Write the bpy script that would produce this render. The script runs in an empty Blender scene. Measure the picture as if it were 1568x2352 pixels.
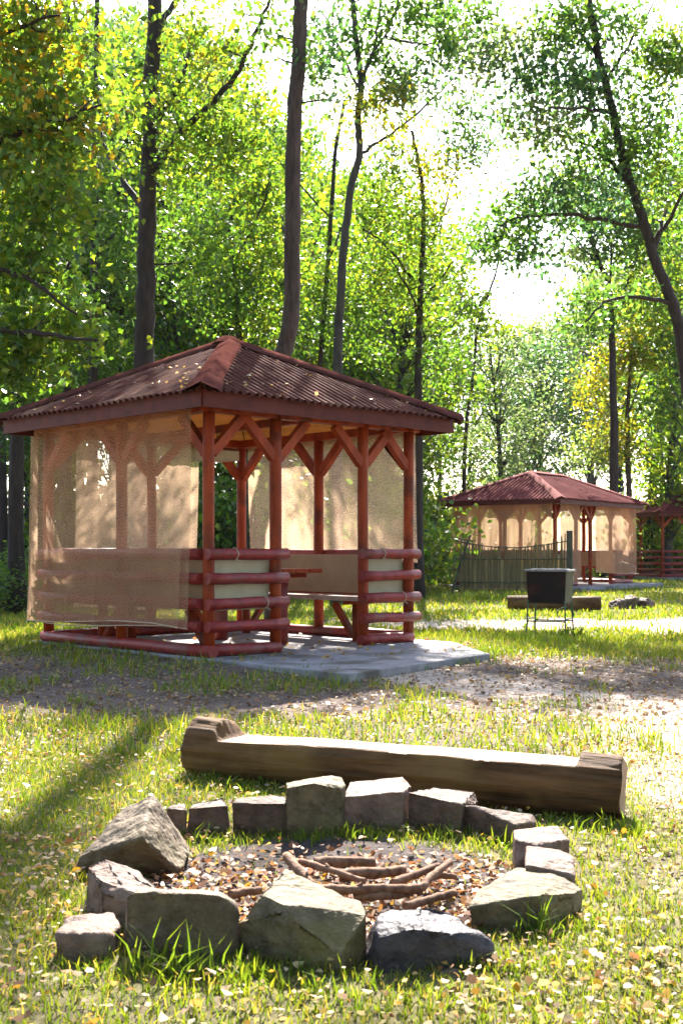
import bpy, bmesh, math, random
import numpy as np
from mathutils import Vector, Matrix, noise as mnoise

# ------------------------------------------------------------------ camera, world, sun, exposure
SC = bpy.context.scene
COL = SC.collection
CAMZ = 1.05
F = 2733.0                 # focal length in units of a 1568 x 2352 picture
HX, HY = 784.0, 1265.0     # principal column and horizon row in that picture
cam_d = bpy.data.cameras.new('camera')
cam = bpy.data.objects.new('camera', cam_d); COL.objects.link(cam)
cam.location = (0, 0, CAMZ); cam.rotation_euler = (math.radians(90), 0, 0)
cam_d.sensor_width = 36; cam_d.sensor_fit = 'AUTO'
cam_d.lens = F / 2352 * 36
cam_d.shift_y = (HY - 1176) / 2352
cam_d.clip_end = 3000
cam_d.dof.use_dof = True; cam_d.dof.focus_distance = 7.5; cam_d.dof.aperture_fstop = 9.0
SC.camera = cam

SUN_EL, SUN_AZ = math.radians(41), math.radians(3)       # azimuth: from +Y towards +X
SUN = np.array([math.sin(SUN_AZ)*math.cos(SUN_EL), math.cos(SUN_AZ)*math.cos(SUN_EL), math.sin(SUN_EL)])
W = bpy.data.worlds.new('World'); SC.world = W; W.use_nodes = True
wn = W.node_tree.nodes; wl = W.node_tree.links
sky = wn.new('ShaderNodeTexSky'); sky.sky_type = 'NISHITA'; sky.sun_disc = False
sky.sun_elevation = SUN_EL; sky.sun_rotation = SUN_AZ
sky.air_density = 1.0; sky.dust_density = 1.6; sky.ozone_density = 1.0
bg = wn['Background']; bg.inputs['Strength'].default_value = 0.09
wl.new(sky.outputs[0], bg.inputs['Color'])
sd = bpy.data.lights.new('sun', 'SUN'); sd.energy = 5.0; sd.angle = math.radians(0.53); sd.color = (1, 0.945, 0.86)
so = bpy.data.objects.new('sun', sd); COL.objects.link(so)
so.rotation_euler = Vector(SUN).to_track_quat('Z', 'Y').to_euler()
SC.view_settings.view_transform = 'Standard'; SC.view_settings.look = 'None'
SC.view_settings.exposure = 2.65; SC.view_settings.gamma = 1.0
SC.view_settings.use_curve_mapping = False
SC.render.engine = 'CYCLES'
cy = SC.cycles
cy.use_denoising = True; cy.denoiser = 'OPENIMAGEDENOISE'
cy.max_bounces = 8; cy.diffuse_bounces = 4; cy.transmission_bounces = 6; cy.transparent_max_bounces = 12
cy.volume_bounces = 0
cy.sample_clamp_indirect = 6
cy.caustics_reflective = False; cy.caustics_refractive = False

# ------------------------------------------------------------------ helpers
def P(px, py, d):
    """world point that lies at depth d (or, for d < 1.5, at height d) along the ray of picture point px, py"""
    if d < 1.5: d = (CAMZ - d) * F / (py - HY)
    return np.array([(px - HX) / F * d, d, CAMZ - (py - HY) / F * d])

def tag(o, label=None, cat=None, group=None, kind=None):
    if label: o['label'] = label
    if cat: o['category'] = cat
    if group: o['group'] = group
    if kind: o['kind'] = kind
    return o
def empty(name, loc=(0, 0, 0), rz=0.0):
    o = bpy.data.objects.new(name, None); COL.objects.link(o)
    o.location = loc; o.rotation_euler = (0, 0, rz); o.empty_display_size = .2
    return o
def link(name, me, mat=None, parent=None, smooth=False):
    o = bpy.data.objects.new(name, me); COL.objects.link(o)
    if mat is not None and not me.materials: me.materials.append(mat)
    if parent: o.parent = parent
    if smooth: me.polygons.foreach_set('use_smooth', [True] * len(me.polygons))
    return o
def np_mesh(name, V, FA, col=None, uv=None):
    """V (n,3), FA (m,k): a mesh of k-gons; col (n,3): point colours"""
    me = bpy.data.meshes.new(name)
    V = np.asarray(V, np.float32); FA = np.asarray(FA, np.int32)
    m, k = FA.shape
    me.vertices.add(len(V)); me.vertices.foreach_set('co', V.ravel())
    me.loops.add(m * k); me.loops.foreach_set('vertex_index', FA.ravel())
    me.polygons.add(m); me.polygons.foreach_set('loop_start', np.arange(0, m * k, k, dtype=np.int32))
    try: me.polygons.foreach_set('loop_total', np.full(m, k, np.int32))
    except Exception: pass
    if col is not None:
        a = me.attributes.new('Col', 'FLOAT_COLOR', 'POINT')
        c = np.ones((len(V), 4), np.float32); c[:, :3] = col
        a.data.foreach_set('color', c.ravel())
    if uv is not None:
        l = me.uv_layers.new(name='UVMap')
        l.data.foreach_set('uv', np.asarray(uv, np.float32)[FA.ravel()].ravel())
    me.update(calc_edges=True); me.validate()
    return me
class MB:
    """collects shapes; build() links them as ONE mesh"""
    def __init__(s): s.v = []; s.f = []
    def add(s, v, f):
        n = len(s.v); s.v += [tuple(map(float, p)) for p in v]; s.f += [tuple(i + n for i in q) for q in f]; return s
    def box(s, lo, hi):
        x0, y0, z0 = lo; x1, y1, z1 = hi
        return s.add([(x0,y0,z0),(x1,y0,z0),(x1,y1,z0),(x0,y1,z0),(x0,y0,z1),(x1,y0,z1),(x1,y1,z1),(x0,y1,z1)],
                     [(0,3,2,1),(4,5,6,7),(0,1,5,4),(1,2,6,5),(2,3,7,6),(3,0,4,7)])
    def bar(s, a, b, w, h, up=(0, 0, 1)):
        a = Vector(a); b = Vector(b); t = (b - a).normalized(); u = Vector(up)
        x = t.cross(u)
        if x.length < 1e-4: x = t.cross(Vector((1, 0, 0)))
        x.normalize(); y = x.cross(t)
        v = []
        for p in (a, b):
            for sx, sy in ((-1,-1),(1,-1),(1,1),(-1,1)): v.append(p + x * (w/2*sx) + y * (h/2*sy))
        return s.add(v, [(0,1,2,3),(7,6,5,4),(0,4,5,1),(1,5,6,2),(2,6,7,3),(3,7,4,0)])
    def tube(s, pts, rad, n=8, wob=0, rng=None):
        pts = [Vector(p) for p in pts]
        if not hasattr(rad, '__len__'): rad = [rad] * len(pts)
        v = []; f = []; ref = None
        for i, p in enumerate(pts):
            t = (pts[min(i+1, len(pts)-1)] - pts[max(i-1, 0)])
            t = t.normalized() if t.length > 1e-9 else Vector((0, 0, 1))
            if ref is None:
                ref = t.orthogonal().normalized()
            ref = (ref - t * ref.dot(t)); ref = ref.normalized() if ref.length > 1e-6 else t.orthogonal().normalized()
            b = t.cross(ref)
            for k in range(n):
                a = 2 * math.pi * k / n
                r = rad[i] * (1 + (wob * (rng.random() - .5) if rng else 0))
                v.append(p + ref * (r * math.cos(a)) + b * (r * math.sin(a)))
        for i in range(len(pts) - 1):
            for k in range(n):
                k2 = (k + 1) % n
                f.append((i*n+k, i*n+k2, (i+1)*n+k2, (i+1)*n+k))
        f.append(tuple(range(n))[::-1]); f.append(tuple((len(pts)-1)*n + k for k in range(n)))
        return s.add(v, f)
    def mesh(s, name):
        me = bpy.data.meshes.new(name); me.from_pydata(s.v, [], s.f); me.update(); return me
    def build(s, name, mat, parent=None, smooth=False, bevel=0):
        me = s.mesh(name)
        if bevel:
            bm = bmesh.new(); bm.from_mesh(me)
            bmesh.ops.bevel(bm, geom=bm.edges[:], offset=bevel, segments=2, affect='EDGES', profile=.6)
            bm.to_mesh(me); bm.free()
        o = link(name, me, mat, parent)
        if smooth:
            n = len(me.polygons); sm = [len(p.vertices) == 4 for p in me.polygons]
            me.polygons.foreach_set('use_smooth', sm)
        return o
def catmull(pts, sub=5):
    pts = [np.asarray(p, float) for p in pts]
    if len(pts) < 3: return [pts[0] + (pts[1]-pts[0])*t for t in np.linspace(0, 1, sub+1)]
    q = [2*pts[0]-pts[1]] + pts + [2*pts[-1]-pts[-2]]; out = []
    for i in range(1, len(q) - 2):
        a, b, c, d = q[i-1], q[i], q[i+1], q[i+2]
        for t in np.linspace(0, 1, sub, endpoint=False):
            out.append(.5*((2*b)+(c-a)*t+(2*a-5*b+4*c-d)*t*t+(-a+3*b-3*c+d)*t**3))
    return out + [pts[-1]]
# numpy value noise
_R = np.random.default_rng(7).random((256, 256))
def vnoise(x, y):
    x = np.asarray(x, float); y = np.asarray(y, float)
    i = np.floor(x).astype(int); j = np.floor(y).astype(int); fx = x - i; fy = y - j
    fx = fx*fx*(3-2*fx); fy = fy*fy*(3-2*fy)
    g = lambda a, b: _R[a % 256, b % 256]
    return (g(i,j)*(1-fx)+g(i+1,j)*fx)*(1-fy) + (g(i,j+1)*(1-fx)+g(i+1,j+1)*fx)*fy
def fbm(x, y, o=4):
    s = 0; a = .5; t = 0
    for k in range(o):
        s = s + a*vnoise(x*2**k+17*k, y*2**k+31*k); t += a; a *= .5
    return s / t
def sstep(a, b, x):
    t = np.clip((np.asarray(x, float) - a) / (b - a), 0, 1); return t*t*(3-2*t)

# ------------------------------------------------------------------ materials
def new_mat(name):
    m = bpy.data.materials.new(name); m.use_nodes = True
    nt = m.node_tree; b = nt.nodes['Principled BSDF']; return m, nt.nodes, nt.links, b
def rough_mat(name, c1, c2, rough=.7, scale=8, detail=6, bump=.3, stretch=(1, 1, 1), c3=None, spec=.3, bdist=.02, bscale=None):
    m, n, l, b = new_mat(name)
    tc = n.new('ShaderNodeTexCoord'); mp = n.new('ShaderNodeMapping'); mp.inputs['Scale'].default_value = stretch
    l.new(tc.outputs['Object'], mp.inputs[0])
    nz = n.new('ShaderNodeTexNoise'); nz.inputs['Scale'].default_value = scale; nz.inputs['Detail'].default_value = detail
    nz.inputs['Roughness'].default_value = .65
    l.new(mp.outputs[0], nz.inputs[0])
    r = n.new('ShaderNodeValToRGB'); r.color_ramp.elements[0].position = .3; r.color_ramp.elements[1].position = .7
    r.color_ramp.elements[0].color = (*c1, 1); r.color_ramp.elements[1].color = (*c2, 1)
    l.new(nz.outputs[0], r.inputs[0]); out = r.outputs[0]
    if c3:
        n2 = n.new('ShaderNodeTexNoise'); n2.inputs['Scale'].default_value = scale * .35; n2.inputs['Detail'].default_value = 5
        l.new(tc.outputs['Object'], n2.inputs[0])
        r2 = n.new('ShaderNodeValToRGB'); r2.color_ramp.elements[0].position = .52; r2.color_ramp.elements[1].position = .66
        l.new(n2.outputs[0], r2.inputs[0])
        mx = n.new('ShaderNodeMixRGB'); mx.inputs[2].default_value = (*c3, 1)
        l.new(r2.outputs[0], mx.inputs[0]); l.new(out, mx.inputs[1]); out = mx.outputs[0]
    l.new(out, b.inputs['Base Color'])
    b.inputs['Roughness'].default_value = rough; b.inputs['Specular IOR Level'].default_value = spec
    if bump:
        nb = nz
        if bscale:
            nb = n.new('ShaderNodeTexNoise'); nb.inputs['Scale'].default_value = bscale; nb.inputs['Detail'].default_value = 8
            l.new(mp.outputs[0], nb.inputs[0])
        bp = n.new('ShaderNodeBump'); bp.inputs['Strength'].default_value = bump; bp.inputs['Distance'].default_value = bdist
        l.new(nb.outputs[0], bp.inputs['Height']); l.new(bp.outputs[0], b.inputs['Normal'])
    return m
def leaf_mat(name, trans=.5, tint=(1.5, 1.45, .55), gloss=.25, mul=1.0):
    m, n, l, b = new_mat(name)
    at = n.new('ShaderNodeAttribute'); at.attribute_name = 'Col'
    b.inputs['Roughness'].default_value = .45; b.inputs['Specular IOR Level'].default_value = gloss
    l.new(at.outputs[0], b.inputs['Base Color'])
    tr = n.new('ShaderNodeBsdfTranslucent')
    mu = n.new('ShaderNodeMixRGB'); mu.blend_type = 'MULTIPLY'; mu.inputs[0].default_value = 1; mu.inputs[2].default_value = (*[t*mul for t in tint], 1)
    l.new(at.outputs[0], mu.inputs[1]); l.new(mu.outputs[0], tr.inputs[0])
    mx = n.new('ShaderNodeMixShader'); mx.inputs[0].default_value = trans
    l.new(b.outputs[0], mx.inputs[1]); l.new(tr.outputs[0], mx.inputs[2])
    l.new(mx.outputs[0], n['Material Output'].inputs[0])
    return m
M = {}
M['leaf'] = leaf_mat('leaf', .54, (1.7, 1.88, .68), .4)
M['leaf_cool'] = leaf_mat('leaf_cool', .55, (1.6, 1.85, 1.05), .4)
M['grass'] = leaf_mat('grass_blade', .45, (1.7, 1.6, .6), .2)
M['litter'] = leaf_mat('dry_leaf', .3, (1.3, 1.1, .7), .08)
M['bark'] = rough_mat('bark', (.018, .012, .010), (.055, .038, .031), .9, 14, 8, 1.0, (1, 1, .22), bdist=.04)
M['bark2'] = rough_mat('bark_brown', (.032, .020, .016), (.105, .068, .054), .9, 16, 8, 1.0, (1, 1, .2), bdist=.04)
M['bark3'] = rough_mat('bark_grey', (.026, .023, .021), (.075, .064, .055), .9, 10, 6, .6, (1, 1, .25), bdist=.04)
M['paint'] = rough_mat('red_wood_stain', (.15, .016, .004), (.37, .056, .010), .55, 9, 8, .7, (1, 1, .15), c3=(.12, .022, .008), spec=.2, bdist=.008)
M['paintx'] = rough_mat('red_log_stain', (.13, .011, .010), (.29, .034, .026), .45, 9, 8, .7, (1, 1, 1), c3=(.17, .05, .04), spec=.28, bdist=.008)
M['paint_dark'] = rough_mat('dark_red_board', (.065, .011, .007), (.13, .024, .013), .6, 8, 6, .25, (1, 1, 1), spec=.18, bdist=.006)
M['roof'] = rough_mat('brown_corrugated_sheet', (.052, .017, .013), (.125, .042, .028), .9, 5, 8, .15, (1, 1, 1), c3=(.16, .075, .05), spec=.04, bdist=.004, bscale=60)
M['roofred'] = rough_mat('red_corrugated_sheet', (.10, .020, .018), (.18, .04, .036), .9, 4, 7, .12, (1, 1, 1), spec=.05, bdist=.004, bscale=60)
M['cap'] = rough_mat('ridge_cap', (.055, .018, .014), (.10, .038, .030), .95, 7, 6, .15, (1, 1, 1), spec=.0, bdist=.004, bscale=50)
M['soffit'] = rough_mat('orange_board', (.72, .32, .06), (.88, .46, .12), .5, 6, 6, .15, (1, 1, 1), spec=.3, bdist=.004)
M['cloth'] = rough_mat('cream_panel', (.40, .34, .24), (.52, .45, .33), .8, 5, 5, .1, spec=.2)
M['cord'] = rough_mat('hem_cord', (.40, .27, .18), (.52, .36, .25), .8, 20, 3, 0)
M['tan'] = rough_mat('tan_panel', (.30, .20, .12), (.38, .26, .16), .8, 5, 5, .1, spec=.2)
M['concrete'] = rough_mat('concrete', (.15, .138, .138), (.29, .265, .265), .85, 6, 9, .3, c3=(.10, .085, .07), spec=.2, bdist=.012, bscale=30)
M['wornlitseat'] = rough_mat('worn_skylit_plank', (.30, .19, .15), (.50, .38, .33), .35, 8, 8, .3, spec=.5, bdist=.005)  # worn wood, paled further to stand in for sky sheen on the seats
M['cutwood'] = rough_mat('worn_pale_wood', (.19, .11, .06), (.36, .235, .14), .75, 6, 10, 1.0, (.25, 3, 3), c3=(.13, .08, .05), spec=.3, bdist=.008)
M['logside'] = rough_mat('log_bark', (.022, .011, .005), (.15, .075, .030), .8, 7, 11, 1.0, (.3, 3, 3), c3=(.15, .085, .03), spec=.15, bdist=.02)
M['stick'] = rough_mat('stick_bark', (.07, .038, .024), (.27, .155, .10), .85, 40, 8, .9, spec=.15, bdist=.008)
M['steel'] = rough_mat('sooty_steel', (.008, .006, .006), (.022, .014, .012), .7, 10, 6, .2, c3=(.045, .018, .010), spec=.2, bdist=.003)
M['steelrim'] = rough_mat('highlight_steel', (.10, .11, .13), (.22, .23, .26), .35, 20, 6, .1, spec=.6)  # pale bluish tone stands in for highlights along the rim
M['oliveside'] = rough_mat('olive_paint', (.04, .04, .016), (.08, .075, .03), .7, 10, 6, .2, spec=.2)
M['greenrod'] = rough_mat('green_rod', (.01, .05, .025), (.02, .10, .05), .5, 10, 3, 0, spec=.4)
M['reed'] = rough_mat('dry_reed', (.34, .26, .12), (.56, .44, .22), .8, 12, 5, .3, (1, 1, .2), spec=.2)
M['backlitreed'] = rough_mat('backlit_reed', (.11, .085, .04), (.24, .18, .09), .8, 12, 5, .3, (1, 1, .2), spec=.2)  # dark tone puts the backlit look of the upper pales into the colour
M['darkwood'] = rough_mat('weathered_post', (.035, .04, .03), (.085, .09, .06), .8, 12, 6, .4, (1, 1, .2), spec=.2)
def stone_mat(name, a, b, moss, rough=.75):
    return rough_mat(name, [.52*a[0], .48*a[1], .42*a[2]], [.8*b[0], .74*b[1], .66*b[2]], rough, 13, 12, .9, c3=moss, spec=.2, bdist=.02, bscale=34)
M['st_grey'] = stone_mat('stone_grey', (.105, .08, .058), (.20, .155, .11), (.11, .085, .045))
M['st_olive'] = stone_mat('stone_olive', (.09, .075, .05), (.20, .165, .105), (.125, .10, .04))
M['st_pink'] = stone_mat('stone_pink', (.12, .08, .068), (.25, .175, .15), (.16, .115, .085))
M['st_purple'] = stone_mat('stone_purple', (.085, .055, .045), (.17, .115, .095), (.11, .078, .052))
M['st_blue'] = stone_mat('stone_blue', (.035, .03, .04), (.085, .076, .095), (.07, .055, .05), .6)
def net_mat(name='shade_net', shift=0.0):
    m, n, l, b = new_mat(name)
    n.remove(b)
    uv = n.new('ShaderNodeUVMap')
    sp = n.new('ShaderNodeSeparateXYZ'); l.new(uv.outputs[0], sp.inputs[0])
    def wave(sock, freq):
        a = n.new('ShaderNodeMath'); a.operation = 'MULTIPLY'; a.inputs[1].default_value = freq; l.new(sock, a.inputs[0])
        s = n.new('ShaderNodeMath'); s.operation = 'SINE'; l.new(a.outputs[0], s.inputs[0])
        q = n.new('ShaderNodeMath'); q.operation = 'ABSOLUTE'; l.new(s.outputs[0], q.inputs[0]); return q.outputs[0]
    wx = wave(sp.outputs[0], math.pi/.0117); wy = wave(sp.outputs[1], math.pi/.0131)
    mu = n.new('ShaderNodeMath'); mu.operation = 'MULTIPLY'; l.new(wx, mu.inputs[0]); l.new(wy, mu.inputs[1])
    nz = n.new('ShaderNodeTexNoise'); nz.inputs['Scale'].default_value = 3.0; nz.inputs['Detail'].default_value = 4
    l.new(uv.outputs[0], nz.inputs[0])
    mr = n.new('ShaderNodeMapRange'); mr.inputs[1].default_value = 0; mr.inputs[2].default_value = 1; mr.inputs[3].default_value = .45; mr.inputs[4].default_value = .60
    l.new(mu.outputs[0], mr.inputs[0])
    ad = n.new('ShaderNodeMath'); ad.operation = 'MULTIPLY_ADD'; ad.inputs[1].default_value = .25; ad.inputs[2].default_value = -.41+shift
    n3 = n.new('ShaderNodeTexNoise'); n3.inputs['Scale'].default_value = 85.0; n3.inputs['Detail'].default_value = 2
    l.new(uv.outputs[0], n3.inputs[0])
    av = n.new('ShaderNodeMath'); av.operation = 'MULTIPLY_ADD'; av.inputs[1].default_value = 3.0; l.new(n3.outputs[0], av.inputs[0]); l.new(nz.outputs[0], av.inputs[2])
    l.new(av.outputs[0], ad.inputs[0])
    su = n.new('ShaderNodeMath'); su.operation = 'ADD'; l.new(mr.outputs[0], su.inputs[0]); l.new(ad.outputs[0], su.inputs[1])
    d = n.new('ShaderNodeBsdfDiffuse'); d.inputs[0].default_value = (.58, .37, .22, 1)
    t = n.new('ShaderNodeBsdfTranslucent'); t.inputs[0].default_value = (.92, .63, .42, 1)
    tr = n.new('ShaderNodeBsdfTransparent'); tr.inputs[0].default_value = (1, 1, 1, 1)
    a = n.new('ShaderNodeMixShader'); a.inputs[0].default_value = .6; l.new(d.outputs[0], a.inputs[1]); l.new(t.outputs[0], a.inputs[2])
    c = n.new('ShaderNodeMixShader'); l.new(su.outputs[0], c.inputs[0]); l.new(a.outputs[0], c.inputs[1]); l.new(tr.outputs[0], c.inputs[2])
    l.new(c.outputs[0], n['Material Output'].inputs[0])
    return m
M['net'] = net_mat(); M['net_dense'] = net_mat('dense_shade_net', -.24)

# ------------------------------------------------------------------ ground
PIT = P(745, 2030, 0.0)[:2]           # centre of the fire ring
PIT = np.array([-.03, 3.74])
G1 = np.array([-1.18, 10.6]); G1R = math.atan2(.70, .714)
def g1_local(x, y):
    c, s = math.cos(G1R), math.sin(G1R); dx = x - G1[0]; dy = y - G1[1]
    return dx*c + dy*s, -dx*s + dy*c
def ground_h(x, y):
    x = np.asarray(x, float); y = np.asarray(y, float)
    h = (fbm(x*.35+5, y*.35, 3) - .5) * .10 + (fbm(x*1.8, y*1.8+9, 3) - .5) * .035
    u, v = g1_local(x, y)
    near = sstep(4.2, 2.6, np.hypot(u-1.4, v-1.4))
    h = h*(1-near*.9) + .035*sstep(4.6, 2.4, np.hypot(u-1.4, v-.8)) + .045*sstep(-1.3, -.25, u)*sstep(.6, 0, u)*sstep(-1.6, -.2, v)*sstep(4.2, 3.2, v)
    r = np.hypot(x-PIT[0], y-PIT[1])
    h = h*(1-.7*sstep(1.6, .7, r)) - .02*sstep(.62, .3, r)
    h = h*sstep(0, 1.5, np.abs(y)+np.abs(x)) + sstep(60, 220, y)*2.0*0
    return h
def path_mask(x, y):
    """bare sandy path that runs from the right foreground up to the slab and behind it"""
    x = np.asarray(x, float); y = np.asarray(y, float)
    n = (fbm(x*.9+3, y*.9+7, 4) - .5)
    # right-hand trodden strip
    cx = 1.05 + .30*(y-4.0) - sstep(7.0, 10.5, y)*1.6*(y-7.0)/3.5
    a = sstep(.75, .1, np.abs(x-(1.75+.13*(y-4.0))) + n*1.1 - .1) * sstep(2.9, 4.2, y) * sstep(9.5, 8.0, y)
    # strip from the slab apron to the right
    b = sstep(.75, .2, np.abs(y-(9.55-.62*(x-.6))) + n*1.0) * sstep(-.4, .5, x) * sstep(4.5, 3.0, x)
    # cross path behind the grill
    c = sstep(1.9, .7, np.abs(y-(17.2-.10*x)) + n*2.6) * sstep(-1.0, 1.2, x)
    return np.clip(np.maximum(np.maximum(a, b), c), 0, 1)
def grass_cover(x, y):
    x = np.asarray(x, float); y = np.asarray(y, float)
    n = fbm(x*1.1+40, y*1.1+3, 4); n2 = fbm(x*4+11, y*4+23, 3)
    g = sstep(.30, .60, n*.7 + n2*.3)
    base = .62 + .35*g
    band = sstep(7.0, 7.9, y) * sstep(12.0, 10.8, y)             # worn ground round the shelter
    base = base*(1-band) + band * .50*sstep(.48, .66, n*.55+n2*.45)
    mid = sstep(5.4, 6.2, y)*sstep(8.0, 7.2, y)*sstep(-.9, 0.3, x)*sstep(2.0, 1.2, x)
    base = base*(1-mid*.55)
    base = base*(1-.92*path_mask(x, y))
    u, v = g1_local(x, y)
    ins = (u > -.14) & (v > -1.95+.17*u) & (u < 3.0) & (v < 3.0) & (v > -1.5+1.35*(u-2.1))
    base = np.where(ins, 0, base)
    r = np.hypot(x-PIT[0], (y-PIT[1])*1.05)
    return base*np.where(r < .60, .03, 1)
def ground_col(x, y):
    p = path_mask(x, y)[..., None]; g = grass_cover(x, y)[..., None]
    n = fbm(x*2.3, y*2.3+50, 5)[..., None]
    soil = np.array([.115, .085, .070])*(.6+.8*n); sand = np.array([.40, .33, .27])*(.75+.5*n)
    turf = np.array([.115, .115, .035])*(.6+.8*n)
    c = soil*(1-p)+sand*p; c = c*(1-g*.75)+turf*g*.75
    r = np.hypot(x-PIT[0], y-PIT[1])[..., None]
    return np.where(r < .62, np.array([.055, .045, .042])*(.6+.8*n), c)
def axis(lo, hi, step, far_lo, far_hi):
    a = list(np.arange(lo, hi + 1e-6, step))
    s = step; x = hi
    while x < far_hi: s *= 1.35; x += s; a.append(min(x, far_hi))
    s = step; x = lo
    while x > far_lo: s *= 1.35; x -= s; a.insert(0, max(x, far_lo))
    return np.array(a)
gx = axis(-5, 6, .07, -900, 900); gy = axis(1.5, 20, .07, -300, 1500)
XX, YY = np.meshgrid(gx, gy); ZZ = ground_h(XX, YY)
ZZ = np.where((np.abs(XX) > 60) | (YY > 110), 0, ZZ)
nx, ny = len(gx), len(gy)
idx = np.arange(nx*ny).reshape(ny, nx)
FA = np.stack([idx[:-1, :-1], idx[:-1, 1:], idx[1:, 1:], idx[1:, :-1]], -1).reshape(-1, 4)
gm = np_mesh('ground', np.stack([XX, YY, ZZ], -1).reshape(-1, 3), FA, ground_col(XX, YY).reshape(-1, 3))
def ground_material():
    m, n, l, b = new_mat('woodland_ground')
    at = n.new('ShaderNodeAttribute'); at.attribute_name = 'Col'
    geo = n.new('ShaderNodeNewGeometry')
    nz = n.new('ShaderNodeTexNoise'); nz.inputs['Scale'].default_value = 18; nz.inputs['Detail'].default_value = 9; nz.inputs['Roughness'].default_value = .7
    l.new(geo.outputs['Position'], nz.inputs[0])
    r = n.new('ShaderNodeValToRGB'); r.color_ramp.elements[0].position = .33; r.color_ramp.elements[1].position = .7
    r.color_ramp.elements[0].color = (.45, .42, .4, 1); r.color_ramp.elements[1].color = (1.6, 1.55, 1.5, 1)
    l.new(nz.outputs[0], r.inputs[0])
    mu = n.new('ShaderNodeMixRGB'); mu.blend_type = 'MULTIPLY'; mu.inputs[0].default_value = 1
    l.new(at.outputs[0], mu.inputs[1]); l.new(r.outputs[0], mu.inputs[2]); l.new(mu.outputs[0], b.inputs['Base Color'])
    b.inputs['Roughness'].default_value = .95; b.inputs['Specular IOR Level'].default_value = .15
    bp = n.new('ShaderNodeBump'); bp.inputs['Strength'].default_value = .8; bp.inputs['Distance'].default_value = .03
    l.new(nz.outputs[0], bp.inputs['Height']); l.new(bp.outputs[0], b.inputs['Normal'])
    return m
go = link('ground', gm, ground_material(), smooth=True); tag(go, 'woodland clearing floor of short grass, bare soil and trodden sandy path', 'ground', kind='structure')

# ------------------------------------------------------------------ pavilions
def roof_face(A, B, inn, h, ze, za, pitch=.095, amp=.017, rows=6, lift=0.0, e0=True):
    """corrugated sheet over one roof plane: eave from A to B, inward unit vector inn, run h (clipped by the hips)"""
    A = np.array(A, float); B = np.array(B, float); inn = np.array(inn, float)
    E = np.linalg.norm(B-A); t = (B-A)/E
    s = np.linspace(0, E, int(E/pitch*7)+1)
    run = np.minimum(np.minimum(s, E-s), h)
    sl = (za-ze)/h
    nz = 1/math.hypot(1, sl); nin = -sl*nz
    w = amp*np.cos(2*np.pi*s/pitch)
    V = []
    for k in np.linspace(0, 1, rows):
        d = -.05*(1-k) + run*k
        sag = .006*np.sin(s*3.1+k*5)
        z = ze + d*sl + (w+sag)*nz + lift
        xy = A[None, :] + t[None, :]*s[:, None] + inn[None, :]*(d + (w)*nin)[:, None]
        V.append(np.column_stack([xy, z]))
    n = len(s); V = np.concatenate(V)
    ii = np.arange(n*rows).reshape(rows, n)
    FA = np.stack([ii[:-1, :-1], ii[:-1, 1:], ii[1:, 1:], ii[1:, :-1]], -1).reshape(-1, 4)
    return np_mesh('roof_sheet', V, FA)
def net_mesh(p0, p1, z1, z0, out, seed=0, flare=.0, folds=5, amp=.03):
    """hanging net between p0 and p1 (xy), from height z1 down to z0, blown outwards by flare at the hem"""
    rg = np.random.default_rng(seed); p0 = np.array(p0, float); p1 = np.array(p1, float); out = np.array(out, float)
    Lg = np.linalg.norm(p1-p0); nu = max(8, int(Lg*24)); nv = 26
    u = np.linspace(0, 1, nu); v = np.linspace(0, 1, nv); U, Vv = np.meshgrid(u, v)
    ph = rg.random(4)*6.28
    off = amp*(.25+Vv)*(np.sin(U*folds*6.28+ph[0]+Vv*1.2)*.6+np.sin(U*folds*2.3*6.28+ph[1])*.3+.5*np.sin(U*3+ph[2])) + flare*Vv**1.5
    hem = .03*np.sin(U*5+ph[3])*(Vv > .98)
    xy = p0 + (p1-p0)*U[..., None] + out*off[..., None]
    z = z1 + (z0-z1)*Vv + hem
    V = np.concatenate([xy, z[..., None]], -1).reshape(-1, 3)
    ii = np.arange(nu*nv).reshape(nv, nu)
    FA = np.stack([ii[:-1, :-1], ii[:-1, 1:], ii[1:, 1:], ii[1:, :-1]], -1).reshape(-1, 4)
    return np_mesh('net_panel', V, FA, uv=np.stack([U*Lg, z], -1).reshape(-1, 2))

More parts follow.
